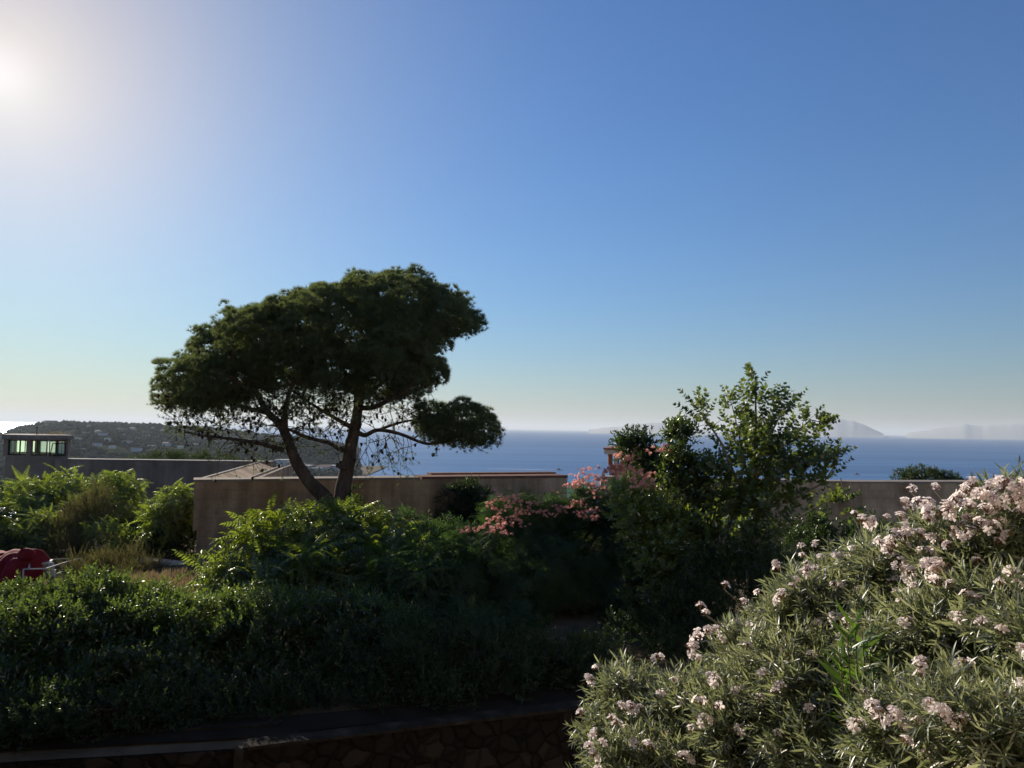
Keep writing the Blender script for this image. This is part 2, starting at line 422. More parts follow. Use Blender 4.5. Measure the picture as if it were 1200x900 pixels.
class MB:
    """collects boxes, prisms and tubes into one mesh"""

    def __init__(self):
        self.v, self.f, self.m, self.s = [], [], [], []

    def poly(self, pts, faces, mi=0, smooth=False):
        b = len(self.v)
        self.v += [tuple(p) for p in pts]
        for f in faces:
            self.f.append(tuple(b + i for i in f)); self.m.append(mi); self.s.append(smooth)

    def box(self, c, s, rz=0.0, mi=0, taper=1.0):
        hx, hy, hz = s[0] / 2, s[1] / 2, s[2] / 2
        ca, sa = math.cos(rz), math.sin(rz)
        P = []
        for z, k in ((-hz, 1.0), (hz, taper)):
            for x, y in ((-hx, -hy), (hx, -hy), (hx, hy), (-hx, hy)):
                x, y = x * k, y * k
                P.append((c[0] + x * ca - y * sa, c[1] + x * sa + y * ca, c[2] + z))
        self.poly(P, [(3, 2, 1, 0), (4, 5, 6, 7), (0, 1, 5, 4), (1, 2, 6, 5), (2, 3, 7, 6), (3, 0, 4, 7)], mi)

    def prism(self, base, z0, z1, mi=0):
        n = len(base)
        P = [(x, y, z0) for x, y in base] + [(x, y, z1) for x, y in base]
        fs = [tuple(reversed(range(n))), tuple(range(n, 2 * n))]
        fs += [(i, (i + 1) % n, n + (i + 1) % n, n + i) for i in range(n)]
        self.poly(P, fs, mi)

    def tube(self, pts, rad, n=7, mi=0, wob=0.0):
        pts = [np.asarray(p, float) for p in pts]
        k = len(pts)
        if not hasattr(rad, '__len__'):
            rad = [rad] * k
        P = []
        ref = np.array([0.31, 0.74, 0.6])
        for i in range(k):
            d = pts[min(i + 1, k - 1)] - pts[max(i - 1, 0)]
            d = d / (np.linalg.norm(d) + 1e-9)
            u = np.cross(d, ref); u /= (np.linalg.norm(u) + 1e-9)
            w = np.cross(d, u)
            for j in range(n):
                a = 2 * PI * j / n
                r = rad[i] * (1 + wob * random.uniform(-1, 1))
                P.append(pts[i] + r * (math.cos(a) * u + math.sin(a) * w))
        fs = []
        for i in range(k - 1):
            for j in range(n):
                fs.append((i * n + j, i * n + (j + 1) % n, (i + 1) * n + (j + 1) % n, (i + 1) * n + j))
        self.poly(P, fs, mi, True)
        b = len(self.v) - k * n
        self.f.append(tuple(b + j for j in reversed(range(n)))); self.m.append(mi); self.s.append(False)
        self.f.append(tuple(b + (k - 1) * n + j for j in range(n))); self.m.append(mi); self.s.append(False)

    def build(self, name, mat, parent=None, bevel=0.0):
        off = np.array(parent.location) if parent is not None else np.zeros(3)
        me = bpy.data.meshes.new(name)
        me.from_pydata([tuple(np.asarray(p) - off) for p in self.v], [], self.f)
        me.polygons.foreach_set('material_index', self.m)
        me.polygons.foreach_set('use_smooth', self.s)
        me.update()
        ob = link_mesh(name, me, mat, parent)
        if bevel:
            b = ob.modifiers.new('bevel', 'BEVEL'); b.width = bevel; b.segments = 2; b.limit_method = 'ANGLE'
        return ob


def tag(o, label=None, cat=None, group=None, kind=None):
    if label: o['label'] = label
    if cat: o['category'] = cat
    if group: o['group'] = group
    if kind: o['kind'] = kind
    return o


def thing(name, label, cat, loc, group=None):
    o = bpy.data.objects.new(name, None)
    o.empty_display_size = 0.2
    COL.objects.link(o)
    o.location = tuple(loc)
    return tag(o, label, cat, group)


def copy_tree(o, parent=None):
    c_ = o.copy(); COL.objects.link(c_)
    if parent is not None: c_.parent = parent
    for ch in list(o.children):
        copy_tree(ch, c_)
    return c_


def unit(v):
    return v / (np.linalg.norm(v, axis=-1, keepdims=True) + 1e-9)


def surface_depth(x, y, pts, rad=9.0, q=8):
    """depth at which the line through a photo pixel meets a crown's leaves"""
    cam_pts = pts @ R3                                # camera space, -z ahead
    u = 600 + F * cam_pts[:, 0] / -cam_pts[:, 2]; v = 450 - F * cam_pts[:, 1] / -cam_pts[:, 2]
    ix = (np.abs(u - x) < rad) & (np.abs(v - y) < rad)
    if ix.sum() < 4: return None
    return float(np.percentile(pts[ix, 1], q))


# ------------------------------------------------------------------ leaf templates: (V, T, t)


def cat(parts):
    Vs, Ts, ts, b = [], [], [], 0
    for V, T, t in parts:
        Vs.append(V); Ts.append(T + b); ts.append(t); b += len(V)
    return np.concatenate(Vs), np.concatenate(Ts), np.concatenate(ts)


def leaf_diamond(Ln, W, fold=0.12, droop=0.1, wide=0.42):
    V = np.array([[0, 0, 0], [Ln * wide, W / 2, fold * W], [Ln, 0, -droop * Ln], [Ln * wide, -W / 2, fold * W]])
    return V, np.array([[0, 2, 1], [0, 3, 2]]), np.zeros(4)


def leaf_oval(Ln, W, fold=0.15, droop=0.15):
    xs = [0, .28, .68, 1.0]; ws = [0, .92, .78, 0]
    V = [[0, 0, 0]]
    for x, w in zip(xs[1:3], ws[1:3]):
        z = -droop * Ln * x * x
        V += [[Ln * x, W / 2 * w, z + fold * W * w], [Ln * x, 0, z], [Ln * x, -W / 2 * w, z + fold * W * w]]
    V.append([Ln, 0, -droop * Ln])
    T = [[0, 2, 1], [0, 3, 2], [1, 2, 5], [1, 5, 4], [2, 3, 6], [2, 6, 5], [4, 5, 7], [5, 6, 7]]
    return np.array(V, float), np.array(T), np.zeros(8)


def leaf_lobed(S, fold=0.1):
    """palmate plane-tree leaf: five pointed lobes on one blade"""
    ang = [-150, -100, -78, -52, -30, 0, 30, 52, 78, 100, 150]
    rad = [.34, .62, .42, .80, .48, 1.0, .48, .80, .42, .62, .34]
    V = [[0, 0, 0]]
    for a, r in zip(ang, rad):
        a = math.radians(a)
        x = .28 + r * math.cos(a) * .72; y = r * math.sin(a) * .72
        V.append([S * x, S * y, S * (fold * abs(y) - .18 * x * x)])
    T = [[0, i, i + 1] for i in range(1, 11)]
    return np.array(V), np.array(T), np.zeros(12)


def rot_basis(d, up):
    d = unit(np.asarray(d, float)); y = np.cross(up, d)
    y = unit(y); z = np.cross(d, y)
    return np.stack([d, y, z], axis=-1)              # columns


def place(tmpl, p, d, up=(0, 0, 1), s=1.0, t=0.0, roll=0.0):
    V, T, tt = tmpl
    B = rot_basis(np.asarray(d, float), np.asarray(up, float))
    if roll:
        cr, sr = math.cos(roll), math.sin(roll)
        V = V @ np.array([[1, 0, 0], [0, cr, sr], [0, -sr, cr]])
    return (V * s) @ B.T + np.asarray(p), T, tt + t


def sprig(n, leaf, Ls, angle=(35, 60), whorl=2, stem_len=0.3, jitter=0.25, seed=0, stem_w=0.004, size=(.8, 1.15), tv=.12):
    """a shoot along +x with leaves set round it"""
    r = random.Random(seed)
    parts = []
    for i in range(n):
        f = (i // whorl) / max(1, (n - 1) // whorl)
        a0 = (i % whorl) * 2 * PI / whorl + (i // whorl) * (PI / 2 if whorl == 2 else 1.05) + r.uniform(-jitter, jitter)
        an = math.radians(r.uniform(*angle)) * (1.15 - .55 * f)
        d = (math.cos(an), math.sin(an) * math.cos(a0), math.sin(an) * math.sin(a0))
        p = (stem_len * (0.08 + .92 * f), 0, 0)
        sc = r.uniform(*size) * (1 - .25 * f)
        parts.append(place(leaf, p, d, up=(1.0, 0.02, 0.03), s=Ls * sc, t=r.uniform(-tv, tv), roll=r.uniform(-.5, .5)))
    V = np.array([[0, stem_w, 0], [0, -stem_w, 0], [stem_len, 0, stem_w * .5], [0, 0, stem_w], [0, 0, -stem_w]])
    parts.append((V, np.array([[0, 1, 2], [3, 4, 2]]), np.full(5, -.1)))
    return cat(parts)


def pinnate(Ln, pairs, leaflet, curve=0.35, spread=75, seed=0):
    """ailanthus frond: arching rachis with paired leaflets"""
    r = random.Random(seed)
    parts = []
    pts = []
    for i in range(9):
        f = i / 8
        pts.append((Ln * f * (1 - .12 * curve * f), 0, Ln * (0.18 * f - curve * f * f)))
    pts = np.array(pts)

    def P(f):
        k = f * 8; i = min(7, int(k)); return pts[i] * (1 - k + i) + pts[i + 1] * (k - i)
    for i in range(pairs):
        f = .2 + .78 * i / (pairs - 1)
        p = P(f); tdir = P(min(1, f + .03)) - P(f - .03); tdir = tdir / np.linalg.norm(tdir)
        s = (1.0 - .45 * abs(f - .45) / .55) * r.uniform(.9, 1.1)
        for sg in (-1, 1):
            a = math.radians(spread + r.uniform(-10, 10)) * (1.0 - .25 * f)
            d = tdir * math.cos(a) + np.array([0, sg, 0]) * math.sin(a) + np.array([0, 0, -.28])
            parts.append(place(leaflet, p, d, s=s, t=r.uniform(-.06, .06), roll=r.uniform(-.3, .3)))
    parts.append(place(leaflet, P(1.0), pts[-1] - pts[-2], s=.9))
    w = .004
    V = []
    for q in pts: V += [q + (0, w, 0), q - (0, w, 0)]
    T = []
    for i in range(8): T += [[2 * i, 2 * i + 1, 2 * i + 2], [2 * i + 1, 2 * i + 3, 2 * i + 2]]
    parts.append((np.array(V), np.array(T), np.full(len(V), .2)))
    return cat(parts)


def scatter(tmpls, pos, dirs, scale=(.8, 1.2), tint=None, up=None):
    """lay templates at points; dirs = where their +x points"""
    k = len(pos)
    pos = np.asarray(pos); dirs = unit(np.asarray(dirs))
    which = rng.integers(0, len(tmpls), k)
    sc = rng.uniform(scale[0], scale[1], k)
    if tint is None: tint = rng.uniform(.2, .8, k)
    if up is None: up = unit(rng.normal(size=(k, 3)) * .6 + np.array([0, 0, 1.0]))
    y = unit(np.cross(up, dirs)); z = np.cross(dirs, y)
    B = np.stack([dirs, y, z], axis=-1)
    Vs, Ts, ts, b = [], [], [], 0
    for w, (V, T, t) in enumerate(tmpls):
        ix = np.nonzero(which == w)[0]
        if len(ix) == 0: continue
        X = np.einsum('kij,nj->kni', B[ix], V) * sc[ix, None, None] + pos[ix, None, :]
        Vs.append(X.reshape(-1, 3))
        Ts.append((T[None] + (np.arange(len(ix)) * len(V))[:, None, None] + b).reshape(-1, 3))
        ts.append((tint[ix, None] + t[None]).ravel())
        b += len(ix) * len(V)
    return np.concatenate(Vs), np.concatenate(Ts), np.concatenate(ts)


def blob(px, py, rx, ry, d, rd=None):
    """an ellipsoid that covers a photo region at its own depth: centre and radii in metres"""
    s = d / F
    c_ = at(px, py, d)
    return c_, np.array([rx * s, rd if rd is not None else 0.8 * rx * s, ry * s])


def lumpy(u, ph):
    return 1 + .16 * np.sin(3.1 * u[:, 0] * 2 + ph) * np.sin(2.7 * u[:, 2] * 2 + 1.3 * ph) + .12 * np.sin(7.3 * u[:, 0] + 5.1 * u[:, 1] - ph) + .08 * np.sin(13 * u[:, 2] + 9 * u[:, 0] + ph * 2)


def crown_points(blobs, n, shell=(.55, 1.0), up=.35, rnd=.45, cut=.6, bottom=True):
    """points and outward directions in the blobs' outer shells"""
    w = np.array([b[1][0] * b[1][2] + b[1][1] * b[1][2] + b[1][0] * b[1][1] for b in blobs]); w = w / w.sum()
    P, D = [], []
    for i, (c_, r_) in enumerate(blobs):
        k = max(4, int(n * w[i]))
        u = unit(rng.normal(size=(k, 3)))
        if not bottom:
            u[:, 2] = np.where(u[:, 2] < -.35, -u[:, 2], u[:, 2])
        rr = (rng.uniform(shell[0] ** 3, shell[1] ** 3, k)) ** (1 / 3)
        p = c_ + u * r_ * (rr * lumpy(u, i * 1.7 + c_[0]))[:, None]
        nd = unit(u / r_)
        P.append(p); D.append(nd)
    P = np.concatenate(P); D = np.concatenate(D)
    keep = np.ones(len(P), bool)
    for c_, r_ in blobs:
        q = np.linalg.norm((P - c_) / r_, axis=1)
        keep &= q > cut
    P, D = P[keep], D[keep]
    D = unit(D + np.array([0, 0, up]) + rng.normal(size=D.shape) * rnd)
    return P, D


def clumped(P, D, per, spread):
    """spread a few shoots round each point so that leaves gather in clumps"""
    k = len(P)
    P2 = np.repeat(P, per, 0) + rng.normal(size=(k * per, 3)) * spread
    D2 = unit(np.repeat(D, per, 0) + rng.normal(size=(k * per, 3)) * .45)
    t = np.repeat(rng.uniform(.15, .8, k), per) + rng.normal(size=k * per) * .1
    return P2, D2, t


def stems_to(mb, base, targets, r0, r1=0.006, sag=0.15, n=6, sides=5, jit=0.06):
    base = np.asarray(base, float)
    for tgt in targets:
        tgt = np.asarray(tgt, float)
        b0 = base + np.array([random.uniform(-.15, .15), random.uniform(-.15, .15), 0])
        v = tgt - b0
        pts, rad = [], []
        for i in range(n):
            f = i / (n - 1)
            p = b0 + v * f
            p = p + np.array([-v[0], -v[1], 0]) * sag * math.sin(PI * f) * .6
            if 0 < i < n - 1:
                p = p + np.array([random.gauss(0, jit) for _ in range(3)])
            pts.append(p); rad.append(r0 * (1 - f) + r1 * f)
        mb.tube(pts, rad, sides)


def pick(P, n):
    ix = rng.choice(len(P), min(n, len(P)), replace=False)
    return P[ix]


def shrub(name, label, cat_, base, blobs, tm, n, mat, stem_mat='stem', shell=(.45, 1.0), up=.35, rnd=.45, cut=.4, scale=(.8, 1.2), per=3, spread=.07,
          stems=14, r0=.02, group=None, crown='crown', stem='stem', tint=None, extra=None):
    t = thing(name, label, cat_, base, group)
    # heads of shoots with dark gaps between them
    k = max(10, n // 3)
    H, HD_ = crown_points(blobs, k, shell, up, rnd, cut)
    P = H
    ph = per * 3
    hr = rng.uniform(.8, 2.2, len(H)) * spread * 1.35
    U = unit(rng.normal(size=(len(H), ph, 3)) + HD_[:, None, :] * .8 + np.array([0, 0, .4]))
    P2 = (H[:, None, :] + U * (hr[:, None] * rng.uniform(.3, 1.1, (len(H), ph)))[:, :, None]).reshape(-1, 3)
    D2 = unit(U.reshape(-1, 3) + np.array([0, 0, up * .6]) + rng.normal(size=(len(P2), 3)) * .45)
    ti = np.repeat(rng.uniform(.1, .8, len(H)), ph) + rng.normal(size=len(P2)) * .12
    if extra is not None:
        P2 = np.concatenate([P2, extra[0]]); D2 = np.concatenate([D2, extra[1]]); ti = np.concatenate([ti, rng.uniform(.3, .9, len(extra[0]))])
    keep = P2[:, 2] > base[2] + .02
    V, T, tt = scatter(tm, P2[keep], D2[keep], scale, ti[keep])
    tri_object(crown, V, T, M[mat], t, tt)
    mb = MB()
    stems_to(mb, base, pick(P, stems), r0, .005)
    mb.build(stem, M[stem_mat], t)
    return t


# ================================================================== THE SETTING
SEA_Z = -50.0
GZ = -4.2
YZ = -5.4

# sea
mb = MB()
mb.poly([(-60000, 120, SEA_Z), (60000, 120, SEA_Z), (60000, 60000, SEA_Z), (-60000, 60000, SEA_Z)], [(0, 1, 2, 3)])
tag(mb.build('sea', M['sea']), kind='structure')

# retaining wall line (its coping edge), on the terrace level
W0 = atz(-120, 901, GZ); W1 = atz(283, 878, GZ); W2 = atz(690, 830, GZ); W3 = W2 + (W2 - W1) * 1.6


def wall_y(x):
    pts = [W0 - (W1 - W0) * 8, W0, W1, W2, W3 + (W3 - W2) * 4]
    return float(np.interp(x, [p[0] for p in pts], [p[1] for p in pts]))


# terrace ground, falling away behind the fort to below the sea
def ground_z(x, y):
    z = GZ + .12 * math.sin(x * .7 + 1) * math.sin(y * .6) * min(1, max(0, (y - 14) / 4))
    if x < -9: z -= .35 * min(1, (-9 - x) / 4) * min(1, max(0, (y - 16) / 6))
    if y > 38:
        z -= (y - 38) * .30
    return max(z, -62)


xs = np.concatenate([np.linspace(-260, -32, 12), np.linspace(-28, 28, 60), np.linspace(32, 260, 12)])
ys_rel = np.concatenate([np.linspace(0, 30, 34), np.linspace(33, 260, 26)])
V = []
for j, yr in enumerate(ys_rel):
    for x in xs:
        y = wall_y(x) + .02 + yr
        V.append((x, y, ground_z(x, y)))
Fq = []
nx = len(xs)
for j in range(len(ys_rel) - 1):
    for i in range(nx - 1):
        Fq.append((j * nx + i, j * nx + i + 1, (j + 1) * nx + i + 1, (j + 1) * nx + i))
mb = MB(); mb.poly(V, Fq, 0, True)
tag(mb.build('ground', M['ground']), kind='structure')

mb = MB()
V = []
xs2 = np.linspace(-120, 120, 90)
for x in xs2: V.append((x, wall_y(x) + .1, YZ))
for x in xs2: V.append((x, -40, YZ))
mb.poly(V, [(i, i + 1, 90 + i + 1, 90 + i) for i in range(89)])
tag(mb.build('yard_ground', M['yard']), kind='structure')

# path along the terrace's edge
mb = MB()
xp = np.linspace(W0[0] - 3, W2[0] + 1.5, 40)
V = [(x, wall_y(x) + .30, GZ + .03) for x in xp] + [(x, wall_y(x) + 1.0 + .1 * math.sin(x), GZ + .034) for x in xp]
mb.poly(V, [(i, i + 1, 41 + i, 40 + i) for i in range(39)])
tag(mb.build('path', M['path']), kind='structure')

# retaining wall with coping
rw = thing('retaining_wall', 'low dark rubble stone wall with a worn coping below the hedges', 'wall', (W1[0], W1[1], YZ))


def strip_wall(mb, P, z0, z1, thick, jz=0.0, n=10):
    """a wall along a polyline, its front on the line, going back by thick"""
    pts = []
    for a, b in zip(P[:-1], P[1:]):
        for i in range(n):
            pts.append(np.array(a[:2]) * (1 - i / n) + np.array(b[:2]) * (i / n))
    pts.append(np.array(P[-1][:2]))
    k = len(pts)
    V = []
    for i, p in enumerate(pts):
        d = pts[min(i + 1, k - 1)] - pts[max(i - 1, 0)]
        d = d / np.linalg.norm(d)
        nb = np.array([-d[1], d[0]])
        z = z1 + random.uniform(-jz, jz)
        q = p + nb * thick
        V += [(p[0], p[1], z0), (p[0], p[1], z), (q[0], q[1], z), (q[0], q[1], z0)]
    fs = []
    for i in range(k - 1):
        for j in range(4):
            fs.append((4 * i + j, 4 * i + 4 + j, 4 * i + 4 + (j + 1) % 4, 4 * i + (j + 1) % 4))
    fs += [(0, 1, 2, 3), (4 * k - 1, 4 * k - 2, 4 * k - 3, 4 * k - 4)]
    mb.poly(V, fs)


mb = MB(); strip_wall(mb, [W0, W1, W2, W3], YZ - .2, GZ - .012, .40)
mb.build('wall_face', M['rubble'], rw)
mb = MB()
off = np.array([0, -.05, 0])
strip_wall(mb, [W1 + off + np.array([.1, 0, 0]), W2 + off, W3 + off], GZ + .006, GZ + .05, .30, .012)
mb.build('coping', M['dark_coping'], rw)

# ------------------------------------------------------------------ hills of the headland


def profile(px, pts):
    return np.interp(px, [p[0] for p in pts], [p[1] for p in pts])


def hill_mesh(name, prof, x0, x1, d_ridge, d_foot, d_back, nx, ny, seed, amp):
    r = np.random.default_rng(seed)
    ph = r.uniform(0, 6, 8)
    pxs = np.linspace(x0, x1, nx)
    V = np.zeros((ny, nx, 3))
    for i, px in enumerate(pxs):
        top = at(px, profile(px, prof), d_ridge)
        ux = top[0] / top[1]
        for j in range(ny):
            f = j / (ny - 1)
            if f < .7:
                g = f / .7
                df_ = np.interp(px, [150, 320], [min(d_foot, 420), d_foot])
                y = df_ + (d_ridge - df_) * g
                h = g ** .8
            else:
                g = (f - .7) / .3
                y = d_ridge + (d_back - d_ridge) * g
                h = 1 - g * g
            z = (SEA_Z - 2) + (top[2] - SEA_Z + 2) * h
            bump_ = amp * (math.sin(px * .045 + ph[0] + f * 5) * math.sin(f * 9 + ph[1] + px * .021) + .5 * math.sin(px * .12 + ph[2]) * math.sin(f * 17 + ph[3]))
            z += bump_ * min(1, 4 * f * (1 - f)) * (1 if f < .7 else .3) * (0 if abs(f - .7) < .02 else 1)
            if j > 1: z = max(z, SEA_Z + 1.2)
            V[j, i] = (ux * y, y, z)
    fs = [(j * nx + i, j * nx + i + 1, (j + 1) * nx + i + 1, (j + 1) * nx + i) for j in range(ny - 1) for i in range(nx - 1)]
    mb = MB(); mb.poly(V.reshape(-1, 3), fs, 0, True)
    tag(mb.build(name, M['hill']), kind='structure')
    return V


H1 = [(-260, 530), (-120, 520), (-40, 514), (0, 509), (12, 505), (30, 501), (45, 498), (60, 496.5), (80, 497), (110, 497), (150, 499), (190, 500.5), (230, 503),
      (260, 505), (300, 509), (340, 514), (380, 518), (405, 523), (420, 530)]
H2 = [(180, 536), (240, 528), (300, 522), (340, 519), (365, 519), (390, 524), (408, 536), (420, 552)]
hv1 = hill_mesh('headland_hills', H1, -260, 420, 1550, 640, 2100, 120, 34, 3, 5.0)
hv2 = hill_mesh('near_hill', H2, 180, 420, 960, 790, 1150, 60, 24, 5, 2.0)


def crown_lump(seed, sub=1):
    """one far tree crown: an uneven faceted lump with a flat-ish underside"""
    import bmesh
    bm = bmesh.new()
    bmesh.ops.create_icosphere(bm, subdivisions=sub + 1, radius=1)
    r = random.Random(seed)
    ph = [r.uniform(0, 6) for _ in range(4)]
    V = []
    for v in bm.verts:
        k = 1 + .22 * math.sin(4 * v.co.x + ph[0]) * math.sin(4 * v.co.y + ph[1]) + .2 * math.sin(6 * v.co.z + ph[2]) + r.uniform(-.12, .12)
        V.append((v.co.x * k, v.co.y * k, max(v.co.z * k, -.55) * .85))
    T = [[v.index for v in f.verts] for f in bm.faces]
    bm.free()
    return np.array(V)[:, [2, 0, 1]], np.array(T), np.array([r.uniform(-.1, .1) for _ in V])   # +x is up


lumps = [crown_lump(i, 0) for i in range(6)]


def forest_on(name, hv, n, size, label, seed, fmin=.05, fmax=.72):
    r = np.random.default_rng(seed)
    ny, nx, _ = hv.shape
    P = []
    while len(P) < n:
        f, g = r.uniform(fmin, fmax), r.uniform(0, 1)
        j, i = f * (ny - 1), g * (nx - 1)
        # clearings
        if math.sin(g * 23 + f * 9 + seed) * math.sin(f * 31 + g * 11) > .66 and f < .63: continue
        j0, i0 = int(j), min(int(i), nx - 2)
        a, b = j - j0, i - i0
        p = (hv[j0, i0] * (1 - a) * (1 - b) + hv[j0 + 1, i0] * a * (1 - b) + hv[j0, i0 + 1] * (1 - a) * b + hv[j0 + 1, i0 + 1] * a * b)
        P.append(p)
    P = np.array(P)
    k = len(P)
    s = r.lognormal(0, .35, k)
    V, T, t = scatter(lumps, P + np.array([0, 0, size * .3]), np.tile([0, 0, 1.0], (k, 1)) + r.normal(size=(k, 3)) * .12, (size * .6, size * 1.35), r.uniform(.0, .9, k))
    o = tri_object(name, V, T, M['far_tree'], None, t)
    tag(o, label, 'woods', None, 'stuff')
    return P


forest_on('headland_woods', hv1, 7500, 4.6, 'dark woods covering the distant headland behind the watchtower', 11)
forest_on('coastal_woods', hv2, 1500, 3.6, 'trees massed on the low hill above the seaside town', 12)

# houses far away
def house_meshes(w, d, h, wall, roof, flat):
    b1 = MB(); b1.box((0, 0, h / 2), (w, d, h))
    b2 = MB()
    if flat:
        b2.box((0, 0, h + .25), (w + .5, d + .5, .5))
    else:
        o_ = .5
        b2.poly([(-w / 2 - o_, -d / 2 - o_, h), (w / 2 + o_, -d / 2 - o_, h), (w / 2 + o_, d / 2 + o_, h), (-w / 2 - o_, d / 2 + o_, h), (-w / 2 + 1, 0, h + d * .22), (w / 2 - 1, 0, h + d * .22)],
                [(3, 2, 1, 0), (0, 1, 5, 4), (2, 3, 4, 5), (1, 2, 5), (3, 0, 4)])
    b3 = []
    nwin = max(2, int(w / 4.5))
    for fl in range(max(1, int(h / 3))):
        for i in range(nwin):
            b3.append((-w / 2 + (i + .5) * w / nwin, -d / 2 - .03, 1.6 + fl * 3))
    return b1, b2, b3


def make_house(name, label, group, loc, w, d, h, wall, flat, rz, windows=False):
    t = thing(name, label, 'house', (0, 0, 0), group)
    a, b, c_ = house_meshes(w, d, h, wall, 'far_roof', flat)
    a.build('wall', M[wall], t); b.build('roof', M['white'] if flat else M['far_roof'], t)
    if windows:
        w0 = None
        for q in c_:
            if w0 is None:
                mb = MB(); mb.box((0, 0, 0), (1.0, .12, 1.3)); w0 = mb.build('window', M['darkglass'], t); ob = w0
            else:
                ob = w0.copy(); COL.objects.link(ob); ob.parent = t
            ob.location = q
    t.location = tuple(loc); t.rotation_euler = (0, 0, rz)
    return t


protos = {}
def hill_house(px, py, kind, label, group, hv, rz, size=1.0):
    """stand a house on the hill's surface where the photo shows one"""
    ny, nx, _ = hv.shape
    flat_ = hv.reshape(-1, 3)
    d = ray(px, py); d = d / np.linalg.norm(d)
    # nearest grid point to the line of sight, on the side that faces us
    tpar = flat_ @ d
    dist = np.linalg.norm(flat_ - tpar[:, None] * d, axis=1)
    ok = (np.arange(len(flat_)) // nx) < int(.7 * ny)
    dist = np.where(ok, dist, 1e9)
    p = flat_[np.argmin(dist)]
    key = kind
    if key not in protos:
        w, dd, h, wall, fl = kind
        protos[key] = make_house('far_house', label, group, p, w, dd, h, wall, fl, rz)
        o = protos[key]
    else:
        o = copy_tree(protos[key])
    o['label'] = label; o['group'] = group
    o.location = tuple(p + np.array([0, -3, 2.6])); o.rotation_euler = (0, 0, rz); o.scale = (size,) * 3
    return o


kinds = [(15, 9, 6, 'white', True), (11, 9, 6, 'ochre', False), (20, 10, 7, 'white', False), (9, 8, 4, 'ochre', True)]
spots = [(95, 518), (97, 510), (115, 510), (118, 527), (100, 533), (128, 519), (133, 531), (146, 514), (150, 525), (158, 505), (163, 520), (172, 512), (178, 529), (186, 518),
         (192, 507), (199, 524), (207, 514), (216, 529), (224, 518), (232, 526), (243, 515), (252, 522), (108, 503), (140, 504), (84, 512), (88, 526), (265, 518), (278, 524), (292, 519), (305, 527), (318, 522),
         (205, 534), (160, 533), (122, 514), (182, 505), (237, 510)]
for i, (px, py) in enumerate(spots):
    k = kinds[(i * 7 + i // 3) % 4]
    hill_house(px, py, k, {'white': 'small white house among the trees of the distant headland', 'ochre': 'small ochre house among the trees of the distant headland'}[k[3]],
               'houses scattered over the headland', hv1, random.uniform(-.5, .9), random.uniform(.32, .58))
# the square building on the headland's crest
cr = thing('hilltop_building', 'square flat-topped building on the crest of the distant headland', 'building', at(59, 497.5, 1500))
p0 = np.array(cr.location)
mb = MB(); mb.box(p0 + (0, 0, 1.0), (16, 12, 12)); mb.box(p0 + (11, 1, -1), (8, 9, 7)); mb.build('wall', M['ochre'], cr)
mb = MB(); mb.box(p0 + (0, 0, 7.4), (17, 13, .8)); mb.build('roof', M['far_roof'], cr)

# town by the shore
town = [(336, 556, 22, 14, 'white', 1, 'largest white block of the seaside town left of the pine trunks'), (346, 557, 15, 12, 'ochre', 0, None), (353, 557, 18, 9, 'white', 1, None), (360, 553, 14, 7, 'white', 0, None),
        (367, 557.5, 20, 7, 'white', 1, None), (375, 554, 16, 6, 'ochre', 0, None), (381, 557, 14, 8, 'white', 0, None), (388, 556, 19, 9, 'white', 1, 'long white block of the seaside town just left of the thicker pine trunk'),
        (342, 551, 12, 6, 'ochre', 0, None), (394, 553, 12, 6, 'white', 0, None), (350, 551, 15, 6, 'white', 1, None), (331, 552, 14, 8, 'white', 0, None)]
for px, py, w, h, wall, fl, lab in town:
    p = at(px, py, 770 + (557 - py) * 9)
    gz = max(SEA_Z + .8, p[2] - 1.0)
    lab = lab or ('small %s building of the seaside town seen between the pine trunks' % ('white' if wall == 'white' else 'ochre'))
    make_house('town_building', lab, 'buildings of the seaside town', (p[0], p[1], gz), w, 10, h, wall, bool(fl), random.uniform(-.2, .3), True)
mb = MB()
a = at(300, 557, 745); b = at(412, 557, 745)
V = [(a[0] - 60, 735, SEA_Z + .5), (b[0], 735, SEA_Z + .5), (b[0] + 8, 800, SEA_Z + .8), (b[0], 960, SEA_Z + 1), (a[0] - 60, 960, SEA_Z + 1)]
mb.poly(V, [(0, 1, 2, 3, 4)])
tag(mb.build('shore_ground', M['ground']), kind='structure')

# islands along the horizon
def island(name, prof, d, label):
    px = np.linspace(prof[0][0], prof[-1][0], 90)
    V = []
    for row, (dy, k) in enumerate(((-1500, 0), (-700, .6), (0, 1.0), (1500, .7), (3000, 0))):
        for x in px:
            rr = ray(x, 500)
            hor = 501.4 + (x - 600) * .0148
            y = profile(x, prof) + .25 * math.sin(x * .21) + .15 * math.sin(x * .47)
            top = at(x, min(y, hor + .3), d)
            z = SEA_Z + max(0, top[2] - SEA_Z) * k
            V.append((rr[0] / rr[1] * (d + dy), d + dy, z - 1))
    nx = len(px)
    fs = [(j * nx + i, j * nx + i + 1, (j + 1) * nx + i + 1, (j + 1) * nx + i) for j in range(4) for i in range(nx - 1)]
    mb = MB(); mb.poly(V, fs, 0, True)
    tag(mb.build(name, M['island']), label, None, None, 'structure')


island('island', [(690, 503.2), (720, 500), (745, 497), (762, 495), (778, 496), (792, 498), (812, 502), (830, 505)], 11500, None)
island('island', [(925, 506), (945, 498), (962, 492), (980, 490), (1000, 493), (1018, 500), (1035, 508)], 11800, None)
island('island', [(1062, 508), (1085, 504), (1110, 500), (1130, 497), (1150, 499), (1175, 497), (1200, 496), (1240, 498), (1290, 512)], 11300, None)

